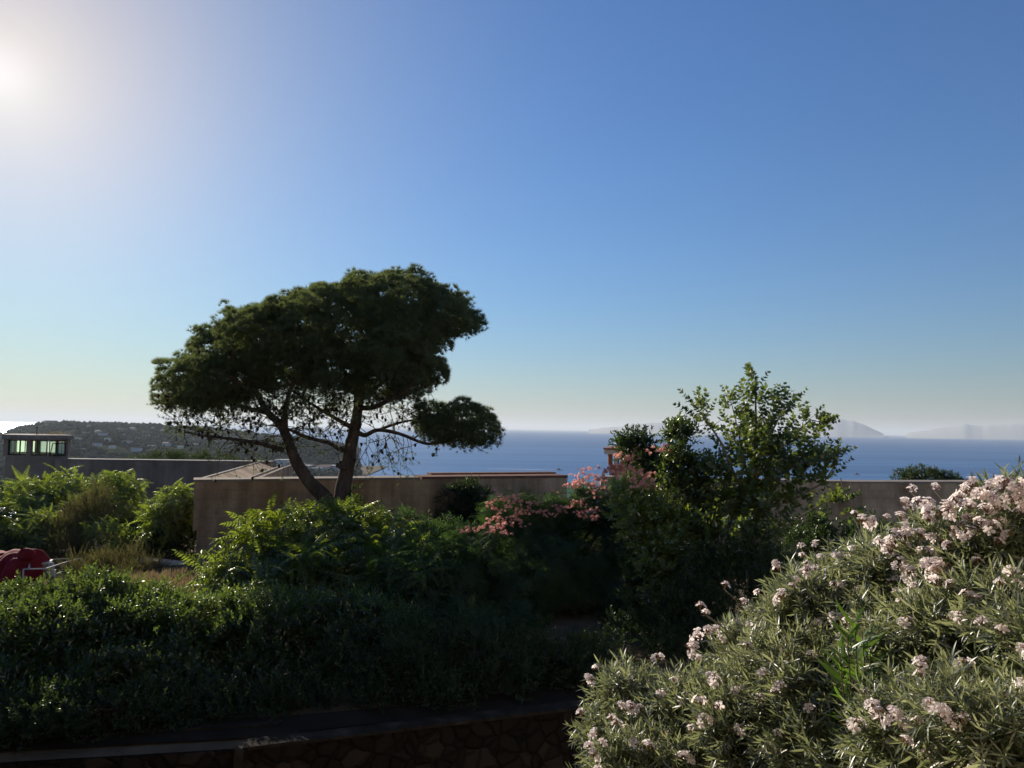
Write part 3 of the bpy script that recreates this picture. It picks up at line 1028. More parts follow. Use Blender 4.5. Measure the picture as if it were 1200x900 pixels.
# haze: thin even air over land and sea
mb = MB(); mb.box((0, 30000, 88.25), (130000, 61000, 303.5))
hz = mb.build('haze', None)
hz.data.materials.clear()
m, nt, o = new_mat('haze_air')
pv = nt.nodes.new('ShaderNodeVolumePrincipled')
pv.inputs['Color'].default_value = (0.84, 0.92, 1.0, 1)
pv.inputs['Density'].default_value = 6.5e-5
pv.inputs['Anisotropy'].default_value = 0.15
nt.links.new(pv.outputs[0], o.inputs['Volume'])
hz.data.materials.append(m)
tag(hz, 'thin bluish haze over sea and headland', None, None, 'stuff')

# boats and their wakes
def boat(px, py, ln, label, head):
    p = atz(px, py, SEA_Z)
    t = thing('motor_boat', label, 'boat', p, 'boats out on the sea')
    L2 = ln / 2
    mb = MB()
    rings = [(-L2, .30), (-L2 * .2, .34), (L2 * .5, .26), (L2, .02)]
    V = []
    for x, hw in rings:
        w = hw * ln / 2 * 1.0
        V += [(p[0] + head * x, p[1] - w, p[2] + .7 + .25 * max(0, x / L2)), (p[0] + head * x, p[1] - w * .5, p[2] - .2), (p[0] + head * x, p[1] + w * .5, p[2] - .2), (p[0] + head * x, p[1] + w, p[2] + .7 + .25 * max(0, x / L2))]
    fs = []
    for i in range(3):
        for j in range(4): fs.append((4 * i + j, 4 * i + 4 + j, 4 * i + 4 + (j + 1) % 4, 4 * i + (j + 1) % 4))
    fs += [(0, 1, 2, 3), (15, 14, 13, 12)]
    mb.poly(V, fs); mb.build('hull', M['white'], t)
    mb = MB(); mb.box(p + (-head * .05 * ln, 0, 1.25), (ln * .32, ln * .2, 1.1), 0, 0, .8); mb.build('cabin', M['frame'], t)
    return p


def wake(p, length, width, side, label):
    V, n = [], 60
    for i in range(n):
        f = i / (n - 1)
        w = width * (.25 + .75 * min(1, f * 3)) * (1 + .25 * math.sin(i * 1.7)) * (1 - .55 * f)
        x = p[0] - side * (2 + length * f); y = p[1] + .8 * math.sin(i * .3) + f * 6
        V += [(x, y - w, SEA_Z + .06), (x, y + w, SEA_Z + .06)]
    mb = MB(); mb.poly(V, [(2 * i, 2 * i + 1, 2 * i + 3, 2 * i + 2) for i in range(n - 1)])
    tag(mb.build('boat_wake', M['foam']), label, 'wake', None, 'stuff')


p = boat(655, 550.8, 9, 'small motor boat heading right with a white wake above the middle wall', 1); wake(p, 86, 2.4, 1, 'white wake behind the boat above the middle wall')
p = boat(1197, 556.8, 9, 'small motor boat heading right with a wake near the right edge', 1); wake(p, 64, 2.8, 1, 'white wake behind the boat near the right edge')
p = boat(1004, 556.2, 7, 'dark little boat left of the round treetop beyond the wall', -1); wake(p, 36, 1.2, -1, 'short wake of the boat left of the round treetop')

# an unseen house front, added just behind the camera: it shades the yard from the sky behind and throws warm light back
mb = MB()
mb.box((-9.3, -3.4, 1.3), (18, 6, 13.4), 0, 2)
mb.box((8.0, -3.404, 1.3), (16.59, 6, 13.4), 0, 0)
for i in range(9):
    for z_ in (-3.2, .2, 3.6):
        if abs(-14.4 + 3.6 * i) < 1 and z_ == .2: continue
        mb.box((-14.4 + 3.6 * i, -.38, z_), (1.2, .06, 1.8), 0, 1)
ho = mb.build('added_house_front', [M['house'], M['darkglass'], M['rubble']])  # cream right half and near-black left half chosen to steer the bounce
tag(ho, kind='structure')

# ================================================================== THE FORT
Z_T = -1.68
A = atz(228, 562, Z_T); B = atz(665, 557.5, Z_T); Cw = atz(1000, 564.2, Z_T); Dw = atz(1200, 564.4, Z_T)
BASE_Z = -5.0
fw = thing('fort_wall', 'long brown masonry fort wall with a corner bastion behind the pine', 'wall', (A[0], A[1], BASE_Z))


def wall_run(mb, pts, z0, z1, th):
    strip_wall(mb, pts, z0, z1, th, 0, 6)


STEP = atz(228, 622, 0)  # direction only
zs = at(228, 622, A[1])[2]
mb = MB()
wall_run(mb, [A, B], zs, Z_T - .07, .9)
mb.build('upper_wall', M['wall'], fw)
mb = MB()
dAB = unit((B - A)[None])[0]; nAB = np.array([dAB[1], -dAB[0], 0])
A2 = A + nAB * .0 + dAB * .12; B2 = B
strip_wall(mb, [A2 + nAB * -.04, B2 + nAB * -.04], BASE_Z - .5, zs - .003, 1.2)
mb.build('lower_wall', M['wall'], fw)
# pale corner quoin strip and the left return
mb = MB()
E = atz(296, 543, Z_T)
dAE = unit((E - A)[None])[0]
nR = np.array([dAE[1], -dAE[0], 0])            # towards +x, into the bastion
th = 1.55
a0 = A + dAE * .02 - nR * 0; 
V = []
for q in (A, E + dAE * 1.2):
    V += [(q[0], q[1]), (q[0] + nR[0] * th, q[1] + nR[1] * th)]
S0 = A + dAE * .95
mb.prism([(S0[0], S0[1]), (S0[0] + nR[0] * th, S0[1] + nR[1] * th), (V[3][0], V[3][1]), (V[2][0], V[2][1])], BASE_Z - .6, Z_T - .62)
P0, P1 = A + dAE * .98, E + dAE * 1.2
sec = [(.10, -.02), (1.03, -.36), (1.13, -.16), (1.40, -.26), (1.47, -.12), (1.55, -.12), (1.55, -.63), (.10, -.63)]
V = [(p_[0] + nR[0] * o_, p_[1] + nR[1] * o_, Z_T + z_) for p_ in (P0, P1) for o_, z_ in sec]
n_ = len(sec)
mb.poly(V, [(i, (i + 1) % n_, n_ + (i + 1) % n_, n_ + i) for i in range(n_)] + [tuple(reversed(range(n_))), tuple(range(n_, 2 * n_))])
mb.build('return_wall', M['wall'], fw)
mb = MB()
for o_, w_, zt in ((-.03, .128, .0), (1.035, .09, -.13), (1.475, .07, -.09)):
    q0 = A + dAE * .98 + nR * o_; q1 = E + dAE * 1.2 + nR * o_
    mb.prism([(q0[0], q0[1]), (q0[0] + nR[0] * w_, q0[1] + nR[1] * w_), (q1[0] + nR[0] * w_, q1[1] + nR[1] * w_), (q1[0], q1[1])], Z_T - .297, Z_T + zt)
mb.build('coping', M['coping'], fw)
mb = MB()
strip_wall(mb, [A - dAB * .03 + nAB * .03, A + (B - A) * .56 + nAB * .03], Z_T - .068, Z_T, .96, 0, 8)
mb.build('coping', M['coping'], fw)
mb = MB()
r0_ = A + (B - A) * .565
strip_wall(mb, [r0_ + nAB * .03, B + nAB * .03], Z_T - .068, Z_T + .02, 1.0, 0, 6)
strip_wall(mb, [r0_ + dAB * .6 - nAB * .98, B - nAB * .98], Z_T - .3, Z_T + .07, .5, 0, 6)
mb.build('brick_cap', M['brickcap'], fw)
# small weep holes / putlog recess stones
mb = MB()
for px, py, w_, h_ in ((254, 600, .10, .16), (256, 629, .08, .12)):
    q = at(px, py, A[1] + (px - 228) / 437 * (B[1] - A[1]) - .045)
    mb.box(q, (w_, .12, h_), math.atan2(dAB[1], dAB[0]))
mb.build('block_patch', M['plaster'], fw)

rw2 = thing('right_fort_wall', 'plain brown fort wall running behind the pink oleander', 'wall', (Cw[0], Cw[1], BASE_Z))
rw2.name = 'fort_wall'
mb = MB(); strip_wall(mb, [B + (Cw - B) * .12, Cw, Dw, Dw + (Dw - Cw) * 1.5], BASE_Z - .6, Z_T - .06, .8)
mb.build('wall_face', M['wall'], rw2)
mb = MB(); strip_wall(mb, [B + (Cw - B) * .12 + (0, -.03, 0), Cw + (0, -.03, 0), Dw + (0, -.03, 0), Dw + (Dw - Cw) * 1.5 + (0, -.03, 0)], Z_T - .057, Z_T, .86)
mb.build('coping', M['coping'], rw2)

# far grey wall
Z_F = -1.78
f0 = atz(64, 537.5, Z_F); f1 = atz(300, 540.5, Z_F)
gw = thing('fort_wall', 'long grey fort wall running right from the watchtower', 'wall', (f0[0], f0[1], -6))
mb = MB(); strip_wall(mb, [f0, f1 + (f1 - f0) * .08], -7, Z_F - .06, .8); mb.build('wall_face', M['far_wall'], gw)
mb = MB(); strip_wall(mb, [f0 + (0, -.03, 0), f1 + (f1 - f0) * .08 + (0, -.03, 0)], Z_F - .057, Z_F, .86); mb.build('coping', M['concrete'], gw)

# ------------------------------------------------------------------ watchtower (left)
TD = f0[1] + .1
wt = thing('watchtower', 'small flat-roofed watchtower with pale green window panes on the fort wall', 'watchtower', at(42, 560, TD))


def zt(py, px=42): return at(px, py, TD)[2]
def xt(px, py=530, d=None): return at(px, py, d or TD)[0]


zr0, zr1, zw1, zw0, zb = zt(514.6), zt(509.6), zt(515.6), zt(533.6), zt(560)
# plan: the left face looks at us, the right face turns away (a half-octagon on the wall)
pA = np.array([xt(9), TD - .15]); pB = np.array([xt(42.5), TD - .55]); pC = np.array([xt(75), TD + .35])
pD = np.array([xt(69, 530, TD + 2.3), TD + 2.3]); pE = np.array([xt(44, 530, TD + 3.0), TD + 3.0]); pF = np.array([xt(15, 530, TD + 2.4), TD + 2.4])
plan = [pA, pB, pC, pD, pE, pF]


def edge_box(mb, p, q, z0, z1, th, f0_=0.0, f1_=1.0, out=0.0, mi=0):
    d = (q - p); ln = np.linalg.norm(d); d = d / ln; nn = np.array([d[1], -d[0]])
    a_ = p + d * ln * f0_ + nn * out; b_ = p + d * ln * f1_ + nn * out
    mb.prism([tuple(a_), tuple(b_), tuple(b_ - nn * th), tuple(a_ - nn * th)], z0, z1, mi)


cen = sum(plan) / 6
mb = MB()
mb.prism([tuple(p) for p in plan], zb, zw0)
mb.build('lower_wall', M['plaster'], wt)
mb = MB()
mb.prism([tuple(cen + (p - cen) * .72 + np.array([.1, .2])) for p in plan], zb - 4.0, zb - .003)
mb.build('base', M['plaster'], wt)
mb = MB()
for p in plan:                                     # corner posts
    q = cen + (p - cen) * .965
    mb = MB(); mb.box((q[0], q[1], (zw0 + zr0) / 2 + .0), (.20, .20, zr0 - zw0 - .006), 0); mb.build('post', M['plaster'], wt)
mb = MB()
edge_box(mb, pA, pB, zw1, zr0 - .004, .12, .03, .97, -.02)
edge_box(mb, pB, pC, zw1, zr0 - .004, .12, .03, .97, -.02)
mb.build('lintel', M['plaster'], wt)
mb = MB()
mb.prism([tuple(cen + (p - cen) * 1.15) for p in plan], zr0, zr1)
mb.build('roof', M['coping'], wt)
z1w, z0w = zt(515.8), zt(533.2)


def tower_window(p, q, f0_, f1_, mull=(), z0=z0w, z1=z1w, glass=True):
    fr = MB(); w = .035
    ln = np.linalg.norm(q - p); e = w / ln
    edge_box(fr, p, q, z0, z0 + w, .06, f0_, f1_, -.03); edge_box(fr, p, q, z1 - w, z1, .06, f0_, f1_, -.03)
    for f in (f0_, f1_ - e) + tuple(mull): edge_box(fr, p, q, z0 + w + .001, z1 - w - .001, .055, f, f + e, -.03)
    o_ = fr.build('window', M['frame'], wt)
    if glass or True:
        g_ = MB(); edge_box(g_, p, q, z0 + w * .6, z1 - w * .6, .008, f0_ + e * .5, f1_ - e * .5, -.055)
        ob = g_.build('pane', M['glass' if glass else 'frosted'], wt)
        ob.parent = o_
    return o_


tower_window(pA, pB, .09, .90, (.55,))
tower_window(pB, pC, .05, .21); tower_window(pB, pC, .24, .45)
tower_window(pB, pC, .50, .70); tower_window(pB, pC, .72, .93)
for p, q in ((pD, pE), (pE, pF), (pF, pA), (pC, pD)):
    tower_window(p, q, .03, .97, (.5,), glass=False)
# casement left standing open
mb = MB()
h0 = pB + (pC - pB) * .95
for z_ in (z1w - .14, z0w - .02): mb.tube([(h0[0] - .02, h0[1] - .05, z_), (h0[0] - .42, h0[1] - .42, z_)], .022, 6)
for k_ in (0, 1): mb.tube([(h0[0] - .02 - .4 * k_, h0[1] - .05 - .37 * k_, z1w - .14), (h0[0] - .02 - .4 * k_ - .12 * k_, h0[1] - .05 - .37 * k_, z0w - .02)], .022, 6)
mb.build('open_casement', M['frame'], wt)
mb = MB(); a = at(43, 509.7, TD + .6); mb.tube([a, a + (0, 0, .42)], .018, 6); mb.tube([a + (-.12, 0, .40), a + (.04, 0, .36)], .018, 6); mb.build('aerial', M['rust'], wt)

# tiled sentry hut behind the trees
HD = 30.5
zt2 = lambda py: at(730, py, HD)[2]
hx0, hx1 = at(709, 530, HD)[0], at(779, 530, HD)[0]
hc = ((hx0 + hx1) / 2, HD + .9); hw = (hx1 - hx0) / 2
ht = thing('sentry_hut', 'sentry hut with clay tile roof and cream eaves half hidden by pink blossom', 'hut', (hc[0], hc[1], zt2(600)))
hexp = lambda k: [(hc[0] + hw * k * math.cos(math.radians(a_)) * 1.0, hc[1] + .9 * hw * k * math.sin(math.radians(a_))) for a_ in (195, 240, 300, 345, 30, 90, 150)]
mb = MB(); mb.prism(hexp(.80), zt2(620), zt2(546)); mb.build('wall', M['redwall'], ht)
mb = MB(); mb.prism(hexp(1.0), zt2(533), zt2(527.5)); mb.build('eaves', M['cream'], ht)
mb = MB(); hp = hexp(1.03); n_ = len(hp)
mb.poly([(x, y, zt2(527.4)) for x, y in hp] + [(x, y, zt2(525.6)) for x, y in hp] + [(hc[0], hc[1], zt2(519.5))],
        [tuple(reversed(range(n_)))] + [(i, (i + 1) % n_, n_ + (i + 1) % n_, n_ + i) for i in range(n_)] + [(n_ + i, n_ + (i + 1) % n_, 2 * n_) for i in range(n_)])
mb.build('roof', M['tile'], ht)
mb = MB(); mb.tube([(hc[0], hc[1], zt2(521)), (hc[0], hc[1], zt2(517.5)), (hc[0], hc[1], zt2(516.5))], [.16, .09, .03], 8); mb.build('finial', M['tile'], ht)
for i, (x, y) in enumerate(hexp(.78)):
    mb = MB(); mb.box((x, y, (zt2(546) + zt2(533)) / 2), (.16, .16, zt2(533) - zt2(546) - .006), 0); mb.build('post', M['redwall'], ht)
hq = hexp(.76)
for i in (0, 1, 2):
    a_, b_ = np.array(hq[i]), np.array(hq[(i + 1) % 7])
    mb = MB(); d_ = unit((b_ - a_)[None])[0]
    c_ = a_ + (b_ - a_) * .5
    mb.box((c_[0], c_[1], (zt2(545.5) + zt2(534)) / 2), (np.linalg.norm(b_ - a_) * .36, .05, zt2(534) - zt2(545.5)), math.atan2(d_[1], d_[0]))
    mb.build('window', M['white_metal'], ht)
mb = MB()
for k in range(9):
    a_ = np.array([hc[0] + random.uniform(-.12, .12), hc[1], zt2(519)])
    mb.tube([a_, a_ + (random.uniform(-.12, .12), 0, .22), a_ + (random.uniform(-.3, .3), 0, random.uniform(.3, .48))], [.006, .005, .003], 4)
o_ = mb.build('dry_weed', M['dry']); tag(o_, 'thin dry weed sprouting from the tiled sentry hut roof', 'weed')

# ================================================================== THE PINE
PD = 23.0
pine = thing('pine_tree', 'big wind-bent umbrella pine with two leaning trunks before the fort wall', 'tree', (*at(395, 640, PD)[:2], ground_z(at(395, 640, PD)[0], PD)))
pb = np.array(pine.location)


def limb(mb, pts, r0, r1, n=9, wob=.06, sub=4):
    """smooth tube through photo points (px, py, depth offset)"""
    P = np.array([at(x, y, PD + o) for x, y, o in pts])
    k = len(P); Q = []
    for i in range(k - 1):
        p0, p1, p2, p3 = P[max(i - 1, 0)], P[i], P[i + 1], P[min(i + 2, k - 1)]
        for j in range(sub):
            t = j / sub
            Q.append(.5 * (2 * p1 + (p2 - p0) * t + (2 * p0 - 5 * p1 + 4 * p2 - p3) * t * t + (3 * p1 - p0 - 3 * p2 + p3) * t ** 3))
    Q.append(P[-1])
    m_ = len(Q)
    rad = [r0 + (r1 - r0) * (i / (m_ - 1)) ** .8 for i in range(m_)]
    mb.tube(Q, rad, n, 0, wob)
    return np.array(Q), rad


mb = MB()
base_px = [(396, 668, 0), (396, 640, 0)]
T1, _ = limb(mb, base_px + [(397, 615, 0), (399, 590, 0), (406, 553, 0), (411, 524, .1), (416, 501, .2), (420, 474, .2), (419, 448, .3), (428, 415, .4), (440, 380, .4)], .36, .07, 11)
T2, _ = limb(mb, [(394, 640, -.05), (390, 606, -.1), (382, 585, -.15), (364, 566, -.25), (347, 541, -.4), (336, 512, -.5), (328, 497, -.5), (313, 482, -.6), (300, 458, -.6), (286, 425, -.6)], .30, .05, 10)
limbs = [T1[16:], T2[18:]]
for pts, r0, r1 in [
    ([(335, 514, -.5), (334, 490, -.7), (336, 470, -.9), (346, 440, -1.2), (352, 410, -1.4)], .10, .035),
    ([(333, 527, -.45), (320, 524, -.6), (306, 520, -.8), (277, 515, -1.0), (242, 511, -1.3), (216, 506, -1.6)], .09, .025),
    ([(407, 529, .1), (396, 525, 0), (385, 519, -.3), (356, 511, -.8), (338, 503, -1.2), (318, 498, -1.6)], .085, .03),
    ([(417, 506, .2), (428, 510, .1), (442, 504, -.2), (467, 508, -.5), (500, 520, -.8), (526, 515, -1.0), (556, 505, -1.0)], .085, .025),
    ([(416, 503, .2), (400, 494, .6), (381, 483, 1.0), (360, 470, 1.5), (340, 455, 2.0)], .085, .03),
    ([(419, 478, .2), (439, 477, -.3), (460, 466, -.8), (478, 456, -1.2), (492, 428, -1.6), (500, 405, -1.6)], .09, .03),
    ([(420, 470, .2), (440, 455, .8), (470, 430, 1.4), (500, 400, 1.8), (530, 385, 2.0)], .085, .03),
    ([(420, 455, .3), (400, 430, .8), (385, 400, 1.4), (370, 380, 1.8)], .075, .03),
    ([(314, 484, -.6), (290, 478, -.2), (262, 470, .4), (235, 455, .9), (212, 440, 1.3)], .07, .025),
    ([(302, 462, -.6), (275, 445, -1.2), (262, 432, -1.5), (250, 420, -1.6)], .06, .025),
    ([(428, 415, .4), (455, 385, -.4), (480, 360, -.9), (500, 345, -1.2)], .06, .025),
    ([(440, 505, -.2), (470, 495, .5), (505, 490, .9), (540, 494, 1.0)], .05, .02),
]:
    q, _ = limb(mb, pts, r0, r1, 7, .05)
    limbs.append(q)
mb.tube([at(407, 550, PD - .05), at(400, 547, PD - .3), at(395.5, 545, PD - .45)], [.10, .085, .07], 8, 0, .08)   # the stub of a lost branch
mb.build('trunk', M['bark'], pine)

# crown masses, photo region + depth offset (m) + depth radius (m)
pc = [(220, 440, 28, 24, -.4, 1.2), (257, 412, 34, 30, .8, 1.4), (240, 440, 34, 25, -1.4, 1.2), (302, 396, 48, 36, -1.2, 1.5), (304, 390, 46, 33, 1.4, 1.6), (270, 445, 48, 28, .3, 1.5),
      (352, 388, 52, 40, -1.8, 1.3), (350, 384, 52, 40, .9, 1.7), (400, 385, 56, 46, -.9, 1.6), (405, 380, 50, 42, 1.9, 1.5), (330, 430, 56, 28, .0, 1.9), (392, 432, 50, 30, -.8, 1.6),
      (458, 356, 56, 38, -1.3, 1.4), (455, 352, 55, 34, 1.4, 1.6), (495, 358, 52, 36, -.2, 1.7), (527, 374, 34, 22, -.9, 1.2), (525, 368, 32, 20, .9, 1.3), (551, 379, 18, 11, 0, .8),
      (458, 415, 54, 36, -1.5, 1.3), (462, 412, 50, 34, 1.2, 1.6), (497, 424, 27, 16, -.4, 1.0), (478, 392, 40, 22, -1.5, 1.0), (440, 452, 40, 22, -.2, 1.4), (508, 402, 22, 9, .2, .7), (508, 438, 19, 9, 0, .7),
      (203, 466, 16, 16, .4, 1.0), (240, 468, 26, 13, -.6, 1.1), (478, 450, 26, 18, .3, 1.0), (425, 342, 24, 16, .3, 1.2),
      (547, 492, 32, 15, -.9, .9), (520, 508, 28, 12, -.9, .8), (566, 505, 21, 19, -1.0, .8), (540, 512, 34, 13, -.5, 1.0), (544, 482, 13, 12, -.8, .5),
      (382, 366, 46, 30, .2, 1.4), (366, 372, 40, 26, -.8, 1.2), (398, 356, 36, 22, -1.0, 1.2), (385, 360, 40, 24, 1.2, 1.3), (420, 395, 60, 48, .5, 1.5), (300, 420, 60, 34, .6, 1.6), (264, 462, 32, 12, .6, 1.1), (505, 484, 20, 12, .2, .8), (502, 500, 20, 9, -.5, .6), (470, 440, 50, 30, .3, 1.3)]
pblobs = [blob(x, y, rx * .84, ry * .82, PD + o, rd * .95) for x, y, rx, ry, o, rd in pc]


def tuft(n, Ln, seed):
    """needles splayed round a twig end"""
    r = random.Random(seed)
    V, T, t = [], [], []
    for i in range(n):
        a = 2 * PI * i / n + r.uniform(-.3, .3); e = math.radians(r.uniform(8, 58))
        d = np.array([math.cos(e), math.sin(e) * math.cos(a), math.sin(e) * math.sin(a)]); L_ = Ln * r.uniform(.75, 1.15)
        s = np.cross(d, [r.uniform(-1, 1), r.uniform(-1, 1), r.uniform(-1, 1)]); s /= np.linalg.norm(s)
        b = len(V); w = .0058
        V += [d * L_ * .05 + s * w, d * L_ * .05 - s * w, d * L_ + np.array([0.01, 0, 0])]
        T += [[b, b + 1, b + 2]]
        t += [r.uniform(-.15, .15)] * 3
    return np.array(V), np.array(T), np.array(t)


tufts = [tuft(15, .12, i) for i in range(5)]
P, D = crown_points(pblobs, 7000, (.62, 1.03), .6, .3, .70)
Pi, Di = crown_points(pblobs, 350, (.15, .8), .6, .5, 0)
P, D = np.concatenate([P, Pi]), np.concatenate([D, Di])
# cauliflower clumps: each point carries a rounded cushion of tufts
k, per = len(P), 14
cr_ = rng.uniform(.07, .22, k)
U = unit(rng.normal(size=(k, per, 3)) + D[:, None, :] * .9 + np.array([0, 0, .5]))
P2 = (P[:, None, :] + U * cr_[:, None, None] * np.array([1.25, 1.25, .85])).reshape(-1, 3)
D2 = unit(U.reshape(-1, 3) + np.array([0, 0, .8]) + rng.normal(size=(k * per, 3)) * .3)
ti = np.repeat(rng.uniform(.1, .75, k), per) + rng.normal(size=k * per) * .12
V1, T1_, t1 = scatter(tufts, P2, D2, (.8, 1.35), ti)

# sparse lower twigs: bare wood, cones and little tufts
mbt = MB()
tp, td, cones = [], [], []


def twig(p, d, ln, droop, r0, tuft_p=.6, cone_p=.35, steps=6, fork=True):
    pts = [p]
    d = np.array(d, float)
    for i in range(steps):
        d = d + np.array([random.gauss(0, .22), random.gauss(0, .22), random.gauss(0, .16) - droop])
        d = d / np.linalg.norm(d)
        p = p + d * ln / steps
        pts.append(p)
        if random.random() < cone_p: cones.append(p + np.array([random.gauss(0, .03), random.gauss(0, .03), -.04]))
        if i > 1 and random.random() < tuft_p:
            tp.append(p + np.array([random.gauss(0, .04) for _ in range(3)])); td.append(d + np.array([random.gauss(0, .5), random.gauss(0, .5), .3]))
        if fork and i > 1 and random.random() < .5:
            twig(p, d + np.array([random.gauss(0, .6), random.gauss(0, .6), random.gauss(0, .4)]), ln * .5, droop, r0 * .6, tuft_p, cone_p, 4, False)
    mbt.tube(pts, [r0 * (1 - .75 * i / len(pts)) for i in range(len(pts))], 4)
    tp.append(p); td.append(d)


for _ in range(230):                                       # ragged clumps hanging below the crown's left half
    x = random.uniform(198, 400); y = 452 + 58 * random.random() ** 1.6 * (1 - .45 * max(0, (x - 300) / 100))
    c_ = at(x, y, PD + random.gauss(0, 1.1))
    for _k in range(random.randint(3, 11)):
        v = np.array([random.gauss(0, 1), random.gauss(0, 1), random.gauss(.3, .7)])
        tp.append(c_ + v * .075); td.append(v + np.array([0, 0, .5]))


for li, q in enumerate(limbs):
    n_tw = {0: 6, 1: 16, 2: 10, 3: 34, 4: 24, 5: 10, 6: 16, 7: 10}.get(li, 9)
    for i in range(n_tw):
        p = q[random.randint(len(q) // 5, len(q) - 1)] * 1.0
        twig(p, (random.gauss(0, .7), random.gauss(0, .7), random.uniform(-.55, .75)), random.uniform(.5, 1.35), .03, .016)
# the underside of the left half is a lace of twigs and cones
for i in range(235):
    x = random.uniform(205, 410); y = random.triangular(452, 516, 474)
    p = at(x, y, PD + random.uniform(-1.8, 1.8))
    twig(p, (random.gauss(0, .7), random.gauss(0, .7), random.uniform(.0, .9)), random.uniform(.35, .85), .02, .012, .8, .40)
for i in range(46):
    x = random.uniform(425, 505); y = random.triangular(455, 505, 470)
    p = at(x, y, PD + random.uniform(-1.5, 1.2))
    twig(p, (random.gauss(0, .7), random.gauss(0, .7), random.uniform(-.6, .4)), random.uniform(.4, 1.0), .05, .011, .5, .35)
# drooping dead sprays right of the thick trunk and left over the wall
for x, y in [(430, 512), (440, 510), (452, 510), (462, 512), (475, 514), (436, 514), (468, 512), (448, 514), (425, 520), (456, 512)]:
    for _ in range(2):
        p = at(x + random.uniform(-6, 6), y, PD + random.uniform(-.6, .4))
        twig(p, (random.gauss(.15, .35), random.gauss(0, .4), -.75), random.uniform(.6, 1.35), .10, .011, .22, .18, 7)
for x, y in [(300, 520), (292, 519), (310, 522), (284, 517), (303, 521), (322, 522)]:
    p = at(x, y, PD + random.uniform(-.9, -.4))
    twig(p, (random.gauss(.0, .4), random.gauss(0, .4), -.7), random.uniform(.5, .9), .10, .011, .2, .35, 6)
mbt.build('twigs', M['bark'], pine)
V2, T2_, t2 = scatter(tufts, np.array(tp), np.array(td), (.55, .95), rng.uniform(.1, .6, len(tp)))
V, T, tt = cat([(V1, T1_, t1), (V2, T2_, t2)])
tri_object('crown', V, T, M['pine'], pine, tt)


def cone_mesh():
    mb = MB()
    mb.tube([(0, 0, .05), (0, 0, .03), (0, 0, 0), (0, 0, -.035), (0, 0, -.06)], [.012, .034, .04, .028, .006], 7, 0, .12)
    return mb


cones = [c_ for c_ in cones if np.linalg.norm(c_) > 1]
random.shuffle(cones)
proto = None
for p in cones[:90]:
    if proto is None:
        proto = cone_mesh().build('pine_cone', M['cone'])
        proto.parent = pine
        ob = proto
    else:
        ob = proto.copy(); COL.objects.link(ob); ob.parent = pine
    ob.location = tuple(p - pb); ob.scale = (random.uniform(.8, 1.2),) * 3; ob.rotation_euler = (random.uniform(-.6, .6), random.uniform(-.6, .6), 0)
mb = MB()
for p in cones[90:420]:
    mb.tube([p + (0, 0, .05), p + (0, 0, .03), p, p + (0, 0, -.035), p + (0, 0, -.06)], [.012, .034, .04, .028, .006], 5, 0, .12)
o_ = mb.build('pine_cones', M['cone'], pine); o_['kind'] = 'stuff'
# ivy round the trunk's foot
P, D = crown_points([(at(408, 600, PD), np.array([.30, .4, .5])), (at(416, 585, PD), np.array([.14, .3, .35])), (at(398, 625, PD), np.array([.5, .5, .5]))], 300, (.8, 1.1), .2, .4, .5)
V, T, tt = scatter([sprig(6, leaf_oval(1, .7), .09, seed=3, stem_len=.12)], P, D, (.8, 1.2))
o_ = tri_object('ivy', V, T, M['dark'], None, tt); tag(o_, 'dark ivy clinging round the foot of the pine trunks', 'ivy')

# ================================================================== SHRUBS AND TREES
frond = [pinnate(.60, 9, leaf_diamond(.14, .05, .1, .2, .35), .34 + .16 * i, 74, i) for i in range(4)]
frond_small = [pinnate(.42, 8, leaf_diamond(.10, .038, .1, .2, .35), .36 + .16 * i, 74, i + 9) for i in range(4)]


def rosette(fr, n, seed, el=(-25, 48)):
    """the palm-like head of fronds at the end of an ailanthus shoot"""
    r = random.Random(seed); parts = []
    for i in range(n):
        a = i * 2.4 + r.uniform(-.3, .3); e = math.radians(r.uniform(*el))
        d = (math.sin(e), math.cos(e) * math.cos(a), math.cos(e) * math.sin(a))      # +x is the shoot's axis
        parts.append(place(fr[i % len(fr)], (-.02 * i, 0, 0), d, up=(1, 0.01, 0.02), s=r.uniform(.75, 1.1), t=r.uniform(-.12, .12)))
    return cat(parts)


ros = [rosette(frond, 9, i) for i in range(4)]
ros_s = [rosette(frond_small, 8, i + 5) for i in range(4)]


def ailanthus(name, label, base, blobs, n, fr=None, stems=8, group=None, up=.9, scale=(.75, 1.15), cut=.45, r0=.035, mat='ailanthus'):
    t = thing(name, label, 'tree', base, group)
    P, D = crown_points(blobs, n, (.35, 1.05), up, .55, cut)
    keep = P[:, 2] > base[2] + .15
    P, D = P[keep], D[keep]
    V, T, tt = scatter(fr or ros, P, D, scale, rng.uniform(.2, .8, len(P)))
    tri_object('crown', V, T, M[mat], t, tt)
    mb = MB(); stems_to(mb, base, pick(P, stems), r0, .008)
    mb.build('trunk', M['stem'], t)
    return t


def foot(px, d, dz=0.0):
    q = at(px, 600, d)
    return np.array([q[0], q[1], ground_z(q[0], q[1]) + dz])


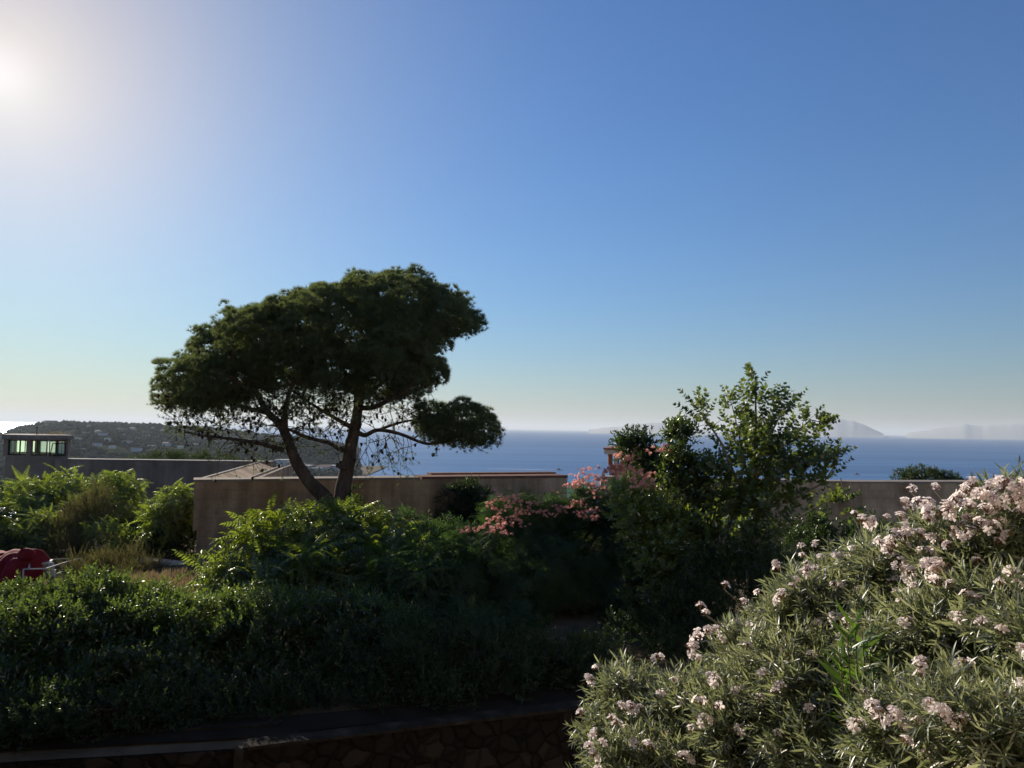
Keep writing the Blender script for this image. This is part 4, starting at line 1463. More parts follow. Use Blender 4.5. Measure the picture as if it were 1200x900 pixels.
# --- centre-left trees of heaven in front of the pine
ailanthus('tree_of_heaven', 'broad tree of heaven with glowing fronds in front of the pine trunks', foot(375, 19.6),
          [blob(370, 636, 76, 40, 20.0, 1.3), blob(425, 640, 56, 38, 19.8, 1.1), blob(325, 668, 66, 42, 19.2, 1.1), blob(445, 672, 56, 44, 19.0, 1.1), blob(380, 700, 96, 54, 18.4, 1.2), blob(372, 612, 28, 16, 20.2, .7), blob(400, 606, 16, 10, 20, .4)],
          400, stems=9, group='trees of heaven', scale=(.95, 1.5))
ailanthus('tree_of_heaven', 'low tree of heaven with lit yellow-green fronds over the leaning pole', foot(270, 18.0),
          [blob(268, 690, 36, 28, 18.2, .8), blob(305, 722, 60, 44, 17.4, .9), blob(262, 668, 22, 14, 18.4, .5)], 110, ros_s, 5, 'trees of heaven', scale=(1.0, 1.6))
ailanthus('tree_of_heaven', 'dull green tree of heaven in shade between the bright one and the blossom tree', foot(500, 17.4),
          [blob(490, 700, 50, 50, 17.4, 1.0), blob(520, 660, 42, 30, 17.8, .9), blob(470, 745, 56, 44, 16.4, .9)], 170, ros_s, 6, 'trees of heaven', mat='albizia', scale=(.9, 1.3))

# --- left slope: a thicket of young trees of heaven and scrub
for lab, px, d, bl, n, fr in [
    ('pale green tree of heaven just below the watchtower windows', 62, 29.5, [(62, 575, 40, 24, 29.5, 1.2), (50, 600, 40, 26, 28.5, 1.2)], 95, ros),
    ('bushy tree of heaven left of centre on the slope below the grey wall', 122, 29.0, [(125, 580, 42, 26, 29.2, 1.2), (112, 602, 44, 24, 28.2, 1.2), (140, 566, 18, 12, 29.6, .6)], 100, ros),
    ('bright tree of heaven at the left edge below the watchtower', 12, 28.0, [(14, 592, 42, 26, 28.2, 1.2), (20, 618, 46, 30, 27.0, 1.3)], 90, ros),
    ('young tree of heaven with open starry fronds above the dry grass', 128, 25.0, [(126, 624, 24, 16, 25.2, .6), (128, 644, 20, 16, 24.8, .5)], 36, ros_s),
    ('spreading tree of heaven with yellow-green fronds above the red tarpaulin', 48, 25.6, [(48, 622, 46, 26, 25.8, .9), (30, 638, 34, 20, 25.2, .7)], 70, ros_s),
    ('tall shaded tree of heaven against the bastion corner', 208, 25.5, [(205, 590, 24, 24, 25.8, .9), (196, 612, 26, 26, 25.4, .8)], 60, ros),
]:
    ailanthus('tree_of_heaven', lab, foot(px, d), [blob(*b) for b in bl], n, fr, 5, 'trees of heaven')

hedge_sprigs = [sprig(11, leaf_oval(1, .42), .085, (35, 65), 2, .24, seed=i, stem_w=.003) for i in range(5)]
dark_sprigs = [sprig(12, leaf_oval(1, .46), .11, (30, 60), 2, .28, seed=i + 20, stem_w=.003) for i in range(5)]
small_sprigs = [sprig(14, leaf_oval(1, .40), .055, (30, 65), 2, .2, seed=i + 40, stem_w=.002) for i in range(5)]
tiny_sprigs = [sprig(12, leaf_oval(1, .45), .05, (30, 65), 2, .11, seed=i + 50, stem_w=.002) for i in range(4)]
broom_sprigs = [sprig(22, leaf_diamond(1, .10, .1, .1), .11, (12, 35), 2, .45, seed=i + 60, stem_w=.003) for i in range(5)]


def bl(*a): return [blob(*q) for q in a]


shrub('shrub', 'dark dense shrub filling the gap beside the bastion corner', 'shrub', foot(192, 26.0),
      bl((190, 640, 40, 36, 26.2, 1.1), (214, 626, 17, 40, 26.0, .8), (165, 640, 30, 26, 26.6, .9)), dark_sprigs, 420, 'dark', per=4, spread=.12)
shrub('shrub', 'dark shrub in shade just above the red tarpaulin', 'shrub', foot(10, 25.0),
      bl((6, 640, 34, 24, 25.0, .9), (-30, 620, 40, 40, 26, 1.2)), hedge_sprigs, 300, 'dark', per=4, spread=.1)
shrub('broom_bush', 'olive-brown broom bush between the bright young trees on the left slope', 'shrub', foot(95, 26.2),
      bl((98, 612, 24, 24, 26.4, .8), (84, 630, 26, 18, 26.0, .8), (108, 588, 12, 16, 27, .5)), broom_sprigs, 230, 'broom', per=4, spread=.12, up=.8)
shrub('broom_bush', 'low olive broom bush right of the white railing', 'shrub', foot(108, 22.6),
      bl((110, 676, 30, 16, 22.6, .7), (136, 674, 22, 14, 22.4, .7), (132, 690, 26, 14, 21.6, .7)), broom_sprigs, 230, 'broom', per=4, spread=.1, up=.9)
shrub('broom_bush', 'dry brown broom bush at the end of the low concrete wall', 'shrub', foot(160, 23.4),
      bl((158, 664, 14, 12, 23.4, .5), (172, 676, 14, 12, 22.6, .5), (88, 650, 18, 12, 24.8, .6)), broom_sprigs, 110, 'broom', per=4, spread=.1, up=1.0)

# --- clipped laurel hedge bottom left, single bushes grown together
for lab, px, d, bb, n in [
    ('glossy laurel bush at the left edge below the red tarpaulin', 30, 12.4, [(20, 744, 60, 40, 12.8, .9), (58, 712, 16, 20, 13.2, .5), (8, 716, 22, 18, 13.0, .5), (40, 780, 70, 60, 12.2, .9), (-10, 800, 60, 70, 11.8, .9), (40, 830, 70, 40, 11.4, .6)], 1000),
    ('glossy laurel bush under the white railing', 95, 12.6, [(96, 738, 44, 36, 12.9, .8), (112, 704, 16, 22, 13.4, .5), (84, 712, 14, 16, 13.2, .4), (100, 770, 58, 56, 12.4, .8), (110, 820, 60, 44, 11.6, .6)], 900),
    ('glossy laurel bush below the leaning pole', 175, 13.0, [(170, 742, 48, 32, 13.2, .8), (146, 708, 14, 22, 13.6, .5), (186, 720, 20, 16, 13.4, .5), (180, 770, 60, 54, 12.7, .8), (175, 815, 66, 44, 11.9, .6)], 900),
    ('sparkling dark laurel bush under the low tree of heaven', 262, 13.2, [(250, 752, 50, 40, 13.4, .8), (275, 790, 60, 48, 12.9, .8), (300, 742, 40, 34, 13.2, .6), (265, 826, 66, 34, 12.2, .6)], 850),
    ('dark laurel bush below the broad tree of heaven', 355, 13.6, [(340, 760, 56, 50, 13.8, .8), (365, 800, 66, 46, 13.2, .8), (410, 764, 54, 54, 13.8, .8), (452, 770, 44, 48, 13.6, .7), (320, 735, 26, 22, 14.2, .5), (430, 730, 24, 20, 14.2, .5)], 1250),
]:
    shrub('laurel_bush', lab, 'shrub', foot(px, d), bl(*bb), hedge_sprigs, n, 'laurel', per=4, spread=.09, up=.7, stems=12, group='laurel bushes of the lower hedge')

for lab, px, d, bb, n in [
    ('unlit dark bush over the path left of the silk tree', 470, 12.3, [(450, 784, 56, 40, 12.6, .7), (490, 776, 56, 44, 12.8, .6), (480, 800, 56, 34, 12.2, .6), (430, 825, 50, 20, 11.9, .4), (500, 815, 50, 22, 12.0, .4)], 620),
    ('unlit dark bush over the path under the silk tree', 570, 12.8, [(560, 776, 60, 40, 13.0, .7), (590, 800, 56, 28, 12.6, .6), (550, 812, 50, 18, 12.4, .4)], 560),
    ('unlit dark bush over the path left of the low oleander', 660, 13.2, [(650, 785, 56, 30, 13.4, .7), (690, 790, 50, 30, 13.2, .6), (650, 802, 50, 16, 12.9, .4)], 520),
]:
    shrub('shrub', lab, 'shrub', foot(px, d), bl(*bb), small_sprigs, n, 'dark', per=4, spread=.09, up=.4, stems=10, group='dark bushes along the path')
for lab, px, d, bb, n in [
    ('dark skirt of low shrub at the foot of the leftmost laurel bush', 40, 10.6, [(20, 850, 70, 22, 10.4, .4), (90, 846, 60, 22, 10.7, .4)], 420),
    ('dark skirt of low shrub at the foot of the middle laurel bush', 180, 11.3, [(160, 842, 60, 20, 11.0, .4), (220, 838, 60, 20, 11.3, .4)], 380),
    ('speckled low shrub at the foot of the sparkling laurel bush', 330, 11.9, [(290, 834, 60, 18, 11.6, .4), (360, 828, 60, 18, 11.9, .4)], 380),
]:
    shrub('shrub', lab, 'shrub', foot(px, d), bl(*bb), small_sprigs, n, 'dark', per=4, spread=.08, up=.4, stems=10, group='low shrubs at the foot of the hedge')

# --- albizia (silk tree): dark feathery fronds below, pink silk tufts on top
def bipinnate(Ln, pairs, seed):
    r = random.Random(seed); parts = []
    for i in range(pairs):
        f = .15 + .85 * i / (pairs - 1)
        p = np.array([Ln * f, 0, -.25 * Ln * f * f])
        s = (1 - .5 * abs(f - .5)) * r.uniform(.9, 1.1)
        for sg in (-1, 1):
            d = (math.cos(math.radians(58)), sg * math.sin(math.radians(58)), -.22)
            for q in range(3):                                    # each pinna: short overlapping leaflets
                pp = p + np.array(d) * (.045 * q * s)
                parts.append(place(leaf_diamond(.062, .026, .1, .12), pp, d, s=s, t=r.uniform(-.08, .08), roll=r.uniform(-.4, .4)))
    return cat(parts)


alb_fr = [bipinnate(.30, 6, i) for i in range(3)]
alb = [rosette(alb_fr, 6, i + 30, (-20, 50)) for i in range(4)]
# cl = photo-space umbrella layers
ab = bl((600, 700, 100, 62, 18.6, 1.4), (540, 690, 64, 50, 18.2, 1.2), (660, 690, 84, 60, 18.8, 1.4), (600, 648, 80, 40, 19.6, 1.2), (690, 640, 64, 44, 19.8, 1.2), (640, 610, 44, 26, 20.4, .9),
        (596, 602, 38, 24, 20.2, .8), (565, 628, 34, 18, 19.8, .7), (704, 598, 40, 26, 20.6, 1.0), (746, 568, 34, 16, 20.8, .8), (688, 580, 22, 14, 20.8, .6), (655, 600, 26, 16, 20.4, .6), (560, 752, 84, 40, 17.4, 1.0), (660, 764, 84, 26, 17.6, 1.0), (530, 750, 56, 44, 16.2, .9), (590, 752, 54, 40, 16.4, .9), (720, 760, 44, 34, 16.6, .9), (740, 725, 36, 40, 17.2, .9), (606, 725, 30, 30, 17.2, .8), (670, 790, 60, 26, 15.6, .8))
silk_tree = thing('silk_tree', 'wide dark silk tree with feathery leaves and pink tufted blossom', 'tree', foot(640, 18.6))
P, D = crown_points(ab, 2500, (.5, 1.0), .5, .4, .5)
gap = ((P[:, 0] / P[:, 1] * F + 600 > 638) & (P[:, 0] / P[:, 1] * F + 600 < 706) & (P[:, 2] / P[:, 1] * F < -202) & (P[:, 2] / P[:, 1] * F > -242))
P, D = P[~gap], D[~gap]
V, T, tt = scatter(alb, P, D, (.8, 1.25), rng.uniform(.1, .8, len(P)))
silk_crown = tri_object('crown', V, T, M['albizia'], silk_tree, tt)
mb = MB()
bb = np.array(silk_tree.location)
stems_to(mb, bb, [q[0] for q in ab], .075, .02, .1, 6, 7)
stems_to(mb, bb, pick(P, 22), .03, .006, .1, 6, 5)
mb.build('trunk', M['stem'], silk_tree)


# a bright young sapling and dry stalks show through the gap under the silk tree
shrub('sapling', 'tiny bright green sapling seen through the gap under the silk tree', 'sapling', foot(637, 17.0), bl((637, 738, 6, 9, 17.0, .2)), small_sprigs, 26, 'bamboo', per=2, spread=.05, stems=4, r0=.01, cut=.1)
shrub('shrub', 'sunlit dry-leaved bush behind the gap under the silk tree', 'shrub', foot(692, 19.5), bl((695, 722, 24, 40, 20.5, .6), (660, 722, 34, 30, 21.2, .5)), small_sprigs, 240, 'broom', per=3, spread=.1, cut=.1)

# --- dark evergreen tree left of the plane tree, conical, plus its dark tops by the hut
ev1 = shrub('evergreen_tree', 'dark conical evergreen between the silk tree and the plane tree', 'tree', foot(795, 17.6),
      bl((796, 522, 14, 14, 17.8, .4), (797, 556, 22, 28, 17.6, .6), (800, 610, 38, 44, 17.4, .8), (800, 660, 54, 50, 17.0, 1.0), (795, 508, 4, 8, 17.8, .15), (790, 720, 60, 60, 16.6, 1.0)), dark_sprigs, 700, 'laurel',
      per=4, spread=.08, up=.7, stems=16, r0=.05, stem='trunk')
ev2 = shrub('evergreen_tree', 'dark leafy evergreen top rising right in front of the sentry hut roof', 'tree', foot(738, 19.0),
      bl((741, 532, 8, 9, 19.0, .35), (753, 528, 6, 7, 18.8, .3), (731, 520, 3, 4, 19, .15), (754, 517, 3, 4, 18.9, .15), (750, 560, 20, 22, 19.2, .6), (766, 545, 10, 16, 18.6, .4)), dark_sprigs, 120, 'dark',
      per=3, spread=.06, up=.7, stems=10, r0=.035, stem='trunk')
cit = shrub('citrus_bush', 'sunlit yellow-green citrus bush amid the dark trees right of the pink blossom', 'shrub', foot(760, 17.2),
      bl((752, 600, 28, 28, 16.6, .6), (772, 630, 32, 34, 16.3, .6), (738, 588, 14, 14, 16.8, .4), (778, 664, 28, 24, 16.0, .5)), dark_sprigs, 300, 'citrus', per=3, spread=.10, up=.6, stems=12)

# --- plane tree with lobed leaves, open leaders against sky and sea
pl_sprigs = [sprig(10, leaf_lobed(1.0), .135, (40, 75), 2, .34, seed=i + 80, stem_w=.004, size=(.7, 1.2)) for i in range(5)]
PLD = 16.6
plane = thing('plane_tree', 'young plane tree with lobed leaves reaching highest on the right', 'tree', foot(880, PLD))
leaders = [([(880, 700, 0), (884, 620, 0), (886, 540, 0), (886, 496, .1), (885, 441, .1)], .075, [(.55, 1.0)], 58, .42),
           ([(884, 600, 0), (862, 560, -.3), (846, 520, -.4), (826, 490, -.5), (815, 476, -.5)], .04, [], 26, .40),
           ([(884, 590, 0), (872, 540, .5), (864, 500, .7), (855, 464, .8)], .035, [], 26, .36),
           ([(886, 560, 0), (910, 530, .4), (935, 505, .6), (950, 492, .7), (964, 495, .7)], .045, [], 30, .42),
           ([(886, 570, 0), (915, 555, -.5), (940, 542, -.8), (956, 537, -.9)], .035, [], 34, .5),
           ([(886, 600, 0), (930, 585, -.3), (965, 566, -.4), (978, 546, -.4), (982, 532, -.4)], .03, [], 18, .26),
           ([(886, 540, 0), (905, 505, -.4), (918, 480, -.5), (915, 470, -.5)], .03, [], 20, .36),
           ([(886, 620, 0), (850, 590, .6), (820, 560, .8), (800, 545, .9)], .03, [], 30, .5),
           ([(884, 640, 0), (930, 610, .5), (965, 590, .6), (985, 585, .6)], .03, [], 18, .3),
           ([(985, 560, .0), (990, 580, 0), (1003, 600, 0), (1008, 604, 0)], .012, [], 6, .12)]
mb = MB(); PP, DD = [], []
for pts, r0, _, n, sp in leaders:
    Pw = np.array([at(x, y, PLD + o) for x, y, o in pts])
    mb.tube(Pw, [r0 * (1 - .85 * i / (len(Pw) - 1)) for i in range(len(Pw))], 7, 0, .05)
    for i in range(n):
        f = random.uniform(.42, 1.0) ** .8 * (len(Pw) - 1); k = min(int(f), len(Pw) - 2)
        p = Pw[k] * (1 - f + k) + Pw[k + 1] * (f - k)
        d = Pw[k + 1] - Pw[k]; d = d / np.linalg.norm(d)
        side = np.array([random.gauss(0, 1), random.gauss(0, 1), random.gauss(0, .5)]); side /= np.linalg.norm(side)
        far = (1.05 - .85 * f / (len(Pw) - 1))
        ln = random.uniform(.15, 1.0) * sp * far * 1.5
        e = p + side * ln + d * ln * .5
        if ln > .2: mb.tube([p, (p + e) / 2 + (0, 0, .03), e], [.010, .007, .004], 4)
        PP.append(e); DD.append(side + d * .9 + np.array([0, 0, .3]))
PP, DD = np.array(PP), np.array(DD)
Pb, Db = crown_points(bl((880, 555, 50, 44, PLD, 1.0), (922, 560, 34, 24, PLD - .3, .8), (868, 630, 56, 54, PLD - .3, 1.1), (852, 570, 36, 40, PLD + .4, .9), (888, 512, 30, 26, PLD, .7), (926, 528, 30, 15, PLD + .2, .6)), 800, (.3, 1.0), .5, .5, .2)
PP = np.concatenate([PP, Pb]); DD = np.concatenate([DD, Db])
V, T, tt = scatter(pl_sprigs, PP, DD, (.75, 1.1), rng.uniform(.1, .9, len(PP)))
tri_object('crown', V, T, M['plane'], plane, tt)
mb.build('trunk', M['pale_stem'], plane)

silk_v = np.array([v.co for v in silk_crown.data.vertices]) + np.array(silk_tree.location)
front_v = np.concatenate([np.array([v.co for v in ch.data.vertices]) + np.array(tr_.location) for tr_ in (ev1, ev2, cit) for ch in tr_.children if ch.name.startswith('crown')] + [silk_v])
def silk_cluster(seed):
    """several powder-puff heads of stamens standing above a few leaves"""
    r = random.Random(seed); V, T, t = [], [], []
    for h in range(r.randint(7, 11)):
        c_ = np.array([r.gauss(0, .09), r.gauss(0, .09), r.uniform(0, .10)])
        for i in range(26):
            a = r.uniform(0, 2 * PI); e = math.radians(r.uniform(5, 88))
            d = np.array([math.cos(e) * math.cos(a), math.cos(e) * math.sin(a), math.sin(e)])
            s = np.cross(d, [.3, .5, .8]); s /= np.linalg.norm(s) + 1e-9
            b = len(V); L_ = r.uniform(.034, .048); w = .008
            V += [c_, c_ + d * L_ + s * w, c_ + d * L_ - s * w]; T += [[b, b + 1, b + 2]]
            k_ = r.uniform(.3, .8)
            t += [1.0, k_, k_]
    return np.array(V), np.array(T), np.array(t)


silk_px = [(575, 597), (582, 590), (589, 586), (596, 590), (603, 585), (598, 598), (611, 590), (619, 596), (628, 592), (590, 602), (632, 602), (612, 602),
           (570, 618), (578, 612), (586, 609), (594, 614), (604, 611), (611, 607), (562, 622), (552, 625), (546, 624), (586, 622), (592, 626), (600, 618), (577, 625), (607, 616),
           (649, 578), (668, 572), (674, 570), (680, 566), (686, 569), (676, 560), (684, 556), (690, 553), (694, 560), (701, 566), (698, 572), (690, 580), (706, 574), (712, 580),
           (668, 596), (675, 593), (660, 598), (682, 592), (655, 600), (688, 604), (700, 600), (728, 538), (735, 542), (742, 540), (730, 550), (738, 552), (746, 556),
           (752, 561), (760, 566), (748, 568), (757, 572), (766, 560), (770, 532), (776, 530), (728, 560), (718, 554), (742, 575), (768, 574), (680, 606), (692, 612), (716, 556), (710, 562), (640, 604), (648, 606)]
protos_f = [silk_cluster(i) for i in range(4)]
pro = []
for i, (x, y) in enumerate(silk_px):
    # stand on the crown's surface along the line of sight
    dd = surface_depth(x, y + 3, silk_v if x < 704 else front_v, 11, 4)
    p = at(x, y, (dd - .05) if dd is not None else 20.2)
    if len(pro) < 4:
        V, T, t_ = protos_f[len(pro)]
        ob = tri_object('blossom', V + np.array(silk_tree.location), T, M['silk'], silk_tree, t_)
        pro.append(ob)
    else:
        ob = pro[i % 4].copy(); COL.objects.link(ob); ob.parent = silk_tree
    ob.location = tuple(p - np.array(silk_tree.location))
    ob.rotation_euler = (random.gauss(0, .2), random.gauss(0, .2), random.uniform(0, 6)); ob.scale = (random.uniform(.95, 1.55),) * 3

# --- lower dark mass under the plane tree, shrubs before the right wall, creeper on the middle wall
shrub('shrub', 'dark shrub below the plane tree beside the oleander', 'shrub', foot(860, 14.6), bl((850, 690, 66, 50, 15.0, .9), (800, 740, 60, 56, 14.6, .9), (745, 770, 56, 44, 14.6, .8), (896, 668, 40, 34, 15.4, .8)), small_sprigs, 800, 'dark', per=4, spread=.09, up=.5, stems=14)
shrub('shrub', 'dark rounded shrub before the right fort wall behind the oleander', 'shrub', foot(965, 20), bl((950, 640, 22, 22, 20, .8), (985, 650, 34, 26, 19.6, .9), (1030, 650, 40, 20, 19.6, .9), (962, 622, 6, 12, 20, .3), (1008, 622, 10, 10, 20, .4), (1080, 650, 50, 26, 19.6, .9)), dark_sprigs, 360, 'dark', per=4, spread=.11, up=.7)
shrub('creeper', 'dark creeper climbing the middle of the fort wall', 'creeper', foot(545, 25.4), bl((545, 606, 26, 30, 25.6, .35), (560, 590, 16, 20, 25.8, .3), (570, 620, 36, 26, 25.4, .5), (528, 622, 18, 20, 25.4, .35), (548, 578, 8, 14, 25.9, .2)), hedge_sprigs, 420, 'dark', per=4, spread=.10, up=.3)
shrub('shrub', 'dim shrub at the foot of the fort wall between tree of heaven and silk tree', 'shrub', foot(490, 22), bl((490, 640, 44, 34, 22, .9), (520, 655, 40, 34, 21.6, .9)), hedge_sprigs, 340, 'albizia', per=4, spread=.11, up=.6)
# round treetop and scrub beyond the walls
shrub('round_tree', 'round dark treetop showing over the right fort wall', 'tree', (*at(1088, 575, 36)[:2], -5.5), bl((1085, 561, 28, 12, 36, 1.2), (1068, 564, 18, 7, 36, .9), (1110, 564, 20, 7, 36, .9), (1088, 580, 38, 22, 36, 1.5)), tiny_sprigs, 1900, 'dark', per=4, spread=.06, up=.5, stems=10, r0=.1, stem='trunk')
shrub('hedge', 'low green hedge along the top of the far grey wall', 'hedge', (*at(210, 545, 40)[:2], -5.5), bl((165, 543, 16, 7, 40, .8), (190, 541, 22, 8.5, 40, .9), (218, 541, 24, 8.5, 40, .9), (245, 541, 20, 8, 40, .8), (262, 543, 16, 6, 40, .7)), small_sprigs, 480, 'dark', per=5, spread=.12, up=.5, stems=8)

# --- dry grass
def blade_tuft(seed):
    r = random.Random(seed); V, T, t = [], [], []
    for i in range(16):
        a = r.uniform(0, 6.28); e = math.radians(r.uniform(8, 45)); L_ = r.uniform(.10, .34)
        d = np.array([math.cos(e), math.sin(e) * math.cos(a), math.sin(e) * math.sin(a)])
        s = np.array([0, math.sin(a), -math.cos(a)]) * .006
        b = len(V); q = np.array([0, r.gauss(0, .05), r.gauss(0, .05)])
        tip = q + d * L_ + np.array([-.12 * L_, 0, 0])
        V += [q + s, q - s, q + d * L_ * .6 + s * .7, q + d * L_ * .6 - s * .7, tip]; T += [[b, b + 1, b + 2], [b + 1, b + 3, b + 2], [b + 2, b + 3, b + 4]]
        t += [r.uniform(-.2, .2)] * 5
    return np.array(V), np.array(T), np.array(t)


bt = [blade_tuft(i) for i in range(5)]
G = []
for px0, px1, d0, d1, n in ((50, 170, 20.0, 25.0, 1100), (55, 120, 23.5, 26, 500), (150, 240, 18.5, 21.5, 600), (-40, 160, 22, 34, 700)):
    for _ in range(n):
        d = random.uniform(d0, d1); q = at(random.uniform(px0, px1), 600, d)
        G.append((q[0], q[1], ground_z(q[0], q[1])))
G = np.array(G)
V, T, tt = scatter(bt, G, np.tile([0, 0, 1.0], (len(G), 1)) + rng.normal(size=(len(G), 3)) * .15, (.5, 1.1), rng.uniform(.1, .9, len(G)))
tag(tri_object('dry_grass', V, T, M['dry'], None, tt), 'straw-coloured dry grass on the slope around the white railing', 'grass', None, 'stuff')
# weeds and low growth at the foot of the hedge
G = []
for _ in range(700):
    x = random.uniform(W0[0], W2[0] + 1); q = wall_y(x) + random.choice((random.uniform(.9, 2.6), random.uniform(.9, 1.5)))
    G.append((x, q, ground_z(x, q)))
G = np.array(G)
V, T, tt = scatter(small_sprigs, G + (0, 0, .03), np.tile([0, 0, 1.0], (len(G), 1)) + rng.normal(size=(len(G), 3)) * .5, (.5, 1.2), rng.uniform(0, .6, len(G)))
tag(tri_object('undergrowth', V, T, M['dark'], None, tt), 'low dark undergrowth along the path at the foot of the hedge', 'undergrowth', None, 'stuff')

# weeds on the watchtower roof
G = np.array([at(x, 509.6, TD + .5) for x in (40, 46, 50, 55, 60, 63, 67, 71, 75, 58, 44, 69)])
V, T, tt = scatter(bt, G, np.tile([0, 0, 1.0], (len(G), 1)) + rng.normal(size=(len(G), 3)) * .2, (.4, .9), rng.uniform(.1, .5, len(G)))
tag(tri_object('roof_weeds', V, T, M['dry'], None, tt), 'dry weeds growing on the flat roof of the watchtower', 'weeds', None, 'stuff')

# ================================================================== OLEANDERS
ol_leaf = leaf_oval(1.0, .135, .10, .2)
ol_sprigs = [sprig(18, ol_leaf, .10, (22, 72), 3, .16, seed=i + 120, stem_w=.0035, size=(.6, 1.2), tv=.34) for i in range(7)]


def flower(c_, d, s, r):
    """five broad petals round a throat"""
    parts = []
    B = rot_basis(d, np.array([r.uniform(-1, 1), r.uniform(-1, 1), .5]))
    a0 = r.uniform(0, 6.28)
    for i in range(5):
        a = a0 + i * 2 * PI / 5; da = .56
        L_ = s * r.uniform(.85, 1.1)
        loc = [np.array([0, 0, 0]), np.array([.30 * L_, .62 * L_ * math.cos(a - da), .62 * L_ * math.sin(a - da)]),
               np.array([.20 * L_, L_ * math.cos(a - .22), L_ * math.sin(a - .22)]), np.array([.12 * L_, .95 * L_ * math.cos(a + .30), .95 * L_ * math.sin(a + .30)]),
               np.array([.36 * L_, .55 * L_ * math.cos(a + da), .55 * L_ * math.sin(a + da)])]
        V = np.array(loc) @ B.T + c_
        k_ = r.uniform(-.1, .1)
        parts.append((V, np.array([[0, 1, 2], [0, 2, 3], [0, 3, 4]]), np.array([.15, .6, .85, .85, .6]) + k_))
    return cat(parts)


def oleander_cluster(seed, nf, spread):
    r = random.Random(seed); parts, nb = [], []
    for i in range(nf):
        a = r.uniform(0, 6.28); e = math.radians(r.uniform(-10, 85))
        d = np.array([math.cos(e) * math.cos(a), math.cos(e) * math.sin(a), math.sin(e)])
        parts.append(flower(d * spread * r.uniform(.5, 1.0) + (0, 0, .02), d + np.array([0, 0, .15]), r.uniform(.023, .031), r))
    n0 = sum(len(p[1]) for p in parts)
    for i in range(nf + 5):
        a = r.uniform(0, 6.28); e = math.radians(r.uniform(10, 88))
        d = np.array([math.cos(e) * math.cos(a), math.cos(e) * math.sin(a), math.sin(e)])
        parts.append(place(leaf_diamond(.045, .011, .4, 0), d * spread * r.uniform(.05, .8), d, t=r.uniform(.2, .6)))
    V, T, t = cat(parts)
    return V, T, t, np.array([0] * n0 + [1] * (len(T) - n0))


ocl = [oleander_cluster(0, 9, .060), oleander_cluster(1, 12, .072), oleander_cluster(2, 6, .045), oleander_cluster(3, 3, .028), oleander_cluster(4, 14, .085), oleander_cluster(5, 2, .022)]
big, small = (0, 1, 4), (2, 3, 5)


OLV = []


def oleander(label, base, blobs, n, flowers, stems, scale=(.75, 1.15)):
    t = thing('oleander', label, 'shrub', base, 'oleander bushes')
    blobs = [(c_, np.maximum(r_ - .17, .10)) for c_, r_ in blobs]
    # canes end in uneven heads of shoots, with dark gaps between the heads
    H, HD_ = crown_points(blobs, n // 13, (.55, 1.0), .5, .5, .55)
    out_ = (rng.random(len(H)) < .12) & (HD_[:, 2] < .62)
    H = H + HD_ * (rng.uniform(.06, .20, len(H)) * out_)[:, None]
    per = 34
    hr = rng.uniform(.06, .15, len(H))
    U = unit(rng.normal(size=(len(H), per, 3)) + HD_[:, None, :] * .8 + np.array([0, 0, .35]))
    P2 = (H[:, None, :] + U * (hr[:, None] * rng.uniform(.35, 1.15, (len(H), per)))[:, :, None]).reshape(-1, 3)
    D2 = unit(U.reshape(-1, 3) + rng.normal(size=(len(P2), 3)) * .5)
    ti = np.repeat(rng.uniform(.1, .7, len(H)), per) + rng.normal(size=len(P2)) * .2
    P = H
    V, T, tt = scatter(ol_sprigs, P2, D2, scale, ti)
    tri_object('crown', V, T, M['oleander'], t, tt)
    crown_v = V; OLV.append(V)
    mb = MB(); stems_to(mb, base, pick(P, stems), .018, .005, .12, 7, 6)
    bq = np.array(base)
    protos_ = {}
    # red-brown spent flower heads
    G = pick(P2, int(len(P2) * .09))
    for x, y, k in flowers:
        dd = surface_depth(x, y, crown_v, 8, 3)
        if dd is None:
            dv = ray(x, y)
            dist = [np.linalg.norm((dv * (c_ @ dv) / (dv @ dv) - c_) / r_) for c_, r_ in blobs]
            c_ = blobs[int(np.argmin(dist))][0]
            p = dv * ((c_ @ dv) / (dv @ dv))
            q = c_ + (p - c_) * .55
            mb.tube([q, (q + p) / 2 + (0, 0, .02), p], [.005, .004, .003], 5)
        else:
            p = at(x, y, dd - .05)
        if k not in protos_:
            V, T, t_, mi = ocl[k]
            ob = tri_object('blossom', V + bq, T, [M['petal'], M['calyx']], t, t_, mi); protos_[k] = ob
        else:
            ob = protos_[k].copy(); COL.objects.link(ob); ob.parent = t
        ob.location = tuple(p - bq); ob.rotation_euler = (random.gauss(.25, .25), random.gauss(0, .3), random.uniform(0, 6.28)); ob.scale = (random.uniform(.7, 1.05),) * 3
    mb.build('stem', M['pale_stem'], t)
    ix = rng.choice(len(P2), int(len(P2) * .034), replace=False)
    fv, fT, ft, fm = [], [], [], []
    nb = 0
    for i in ix:
        V, T, t_, mi = ocl[[3, 5, 5, 2][i % 4]]
        p = P2[i] + D2[i] * .15
        B = rot_basis(np.array([1, random.gauss(0, .3), 0]), np.array([random.gauss(0, .3), random.gauss(0, .3), 1]))
        fv.append(V @ B.T + p); fT.append(T + nb); ft.append(t_); fm.append(mi); nb += len(V)
    o_ = tri_object('blossom', np.concatenate(fv), np.concatenate(fT), [M['petal'], M['calyx']], t, np.concatenate(ft), np.concatenate(fm)); o_['kind'] = 'stuff'
    V, T, tt = scatter([oleander_cluster(40 + i, 0, .05)[:3] for i in range(3)], G, np.tile([1.0, 0, .2], (len(G), 1)) + rng.normal(size=(len(G), 3)) * .3, (.8, 1.5), rng.uniform(0, .8, len(G)))
    tri_object('spent_heads', V, T, M['calyx'], t, tt)['kind'] = 'stuff'
    return t


def yfoot(px, d):
    q = at(px, 800, d); return (q[0], q[1], YZ)


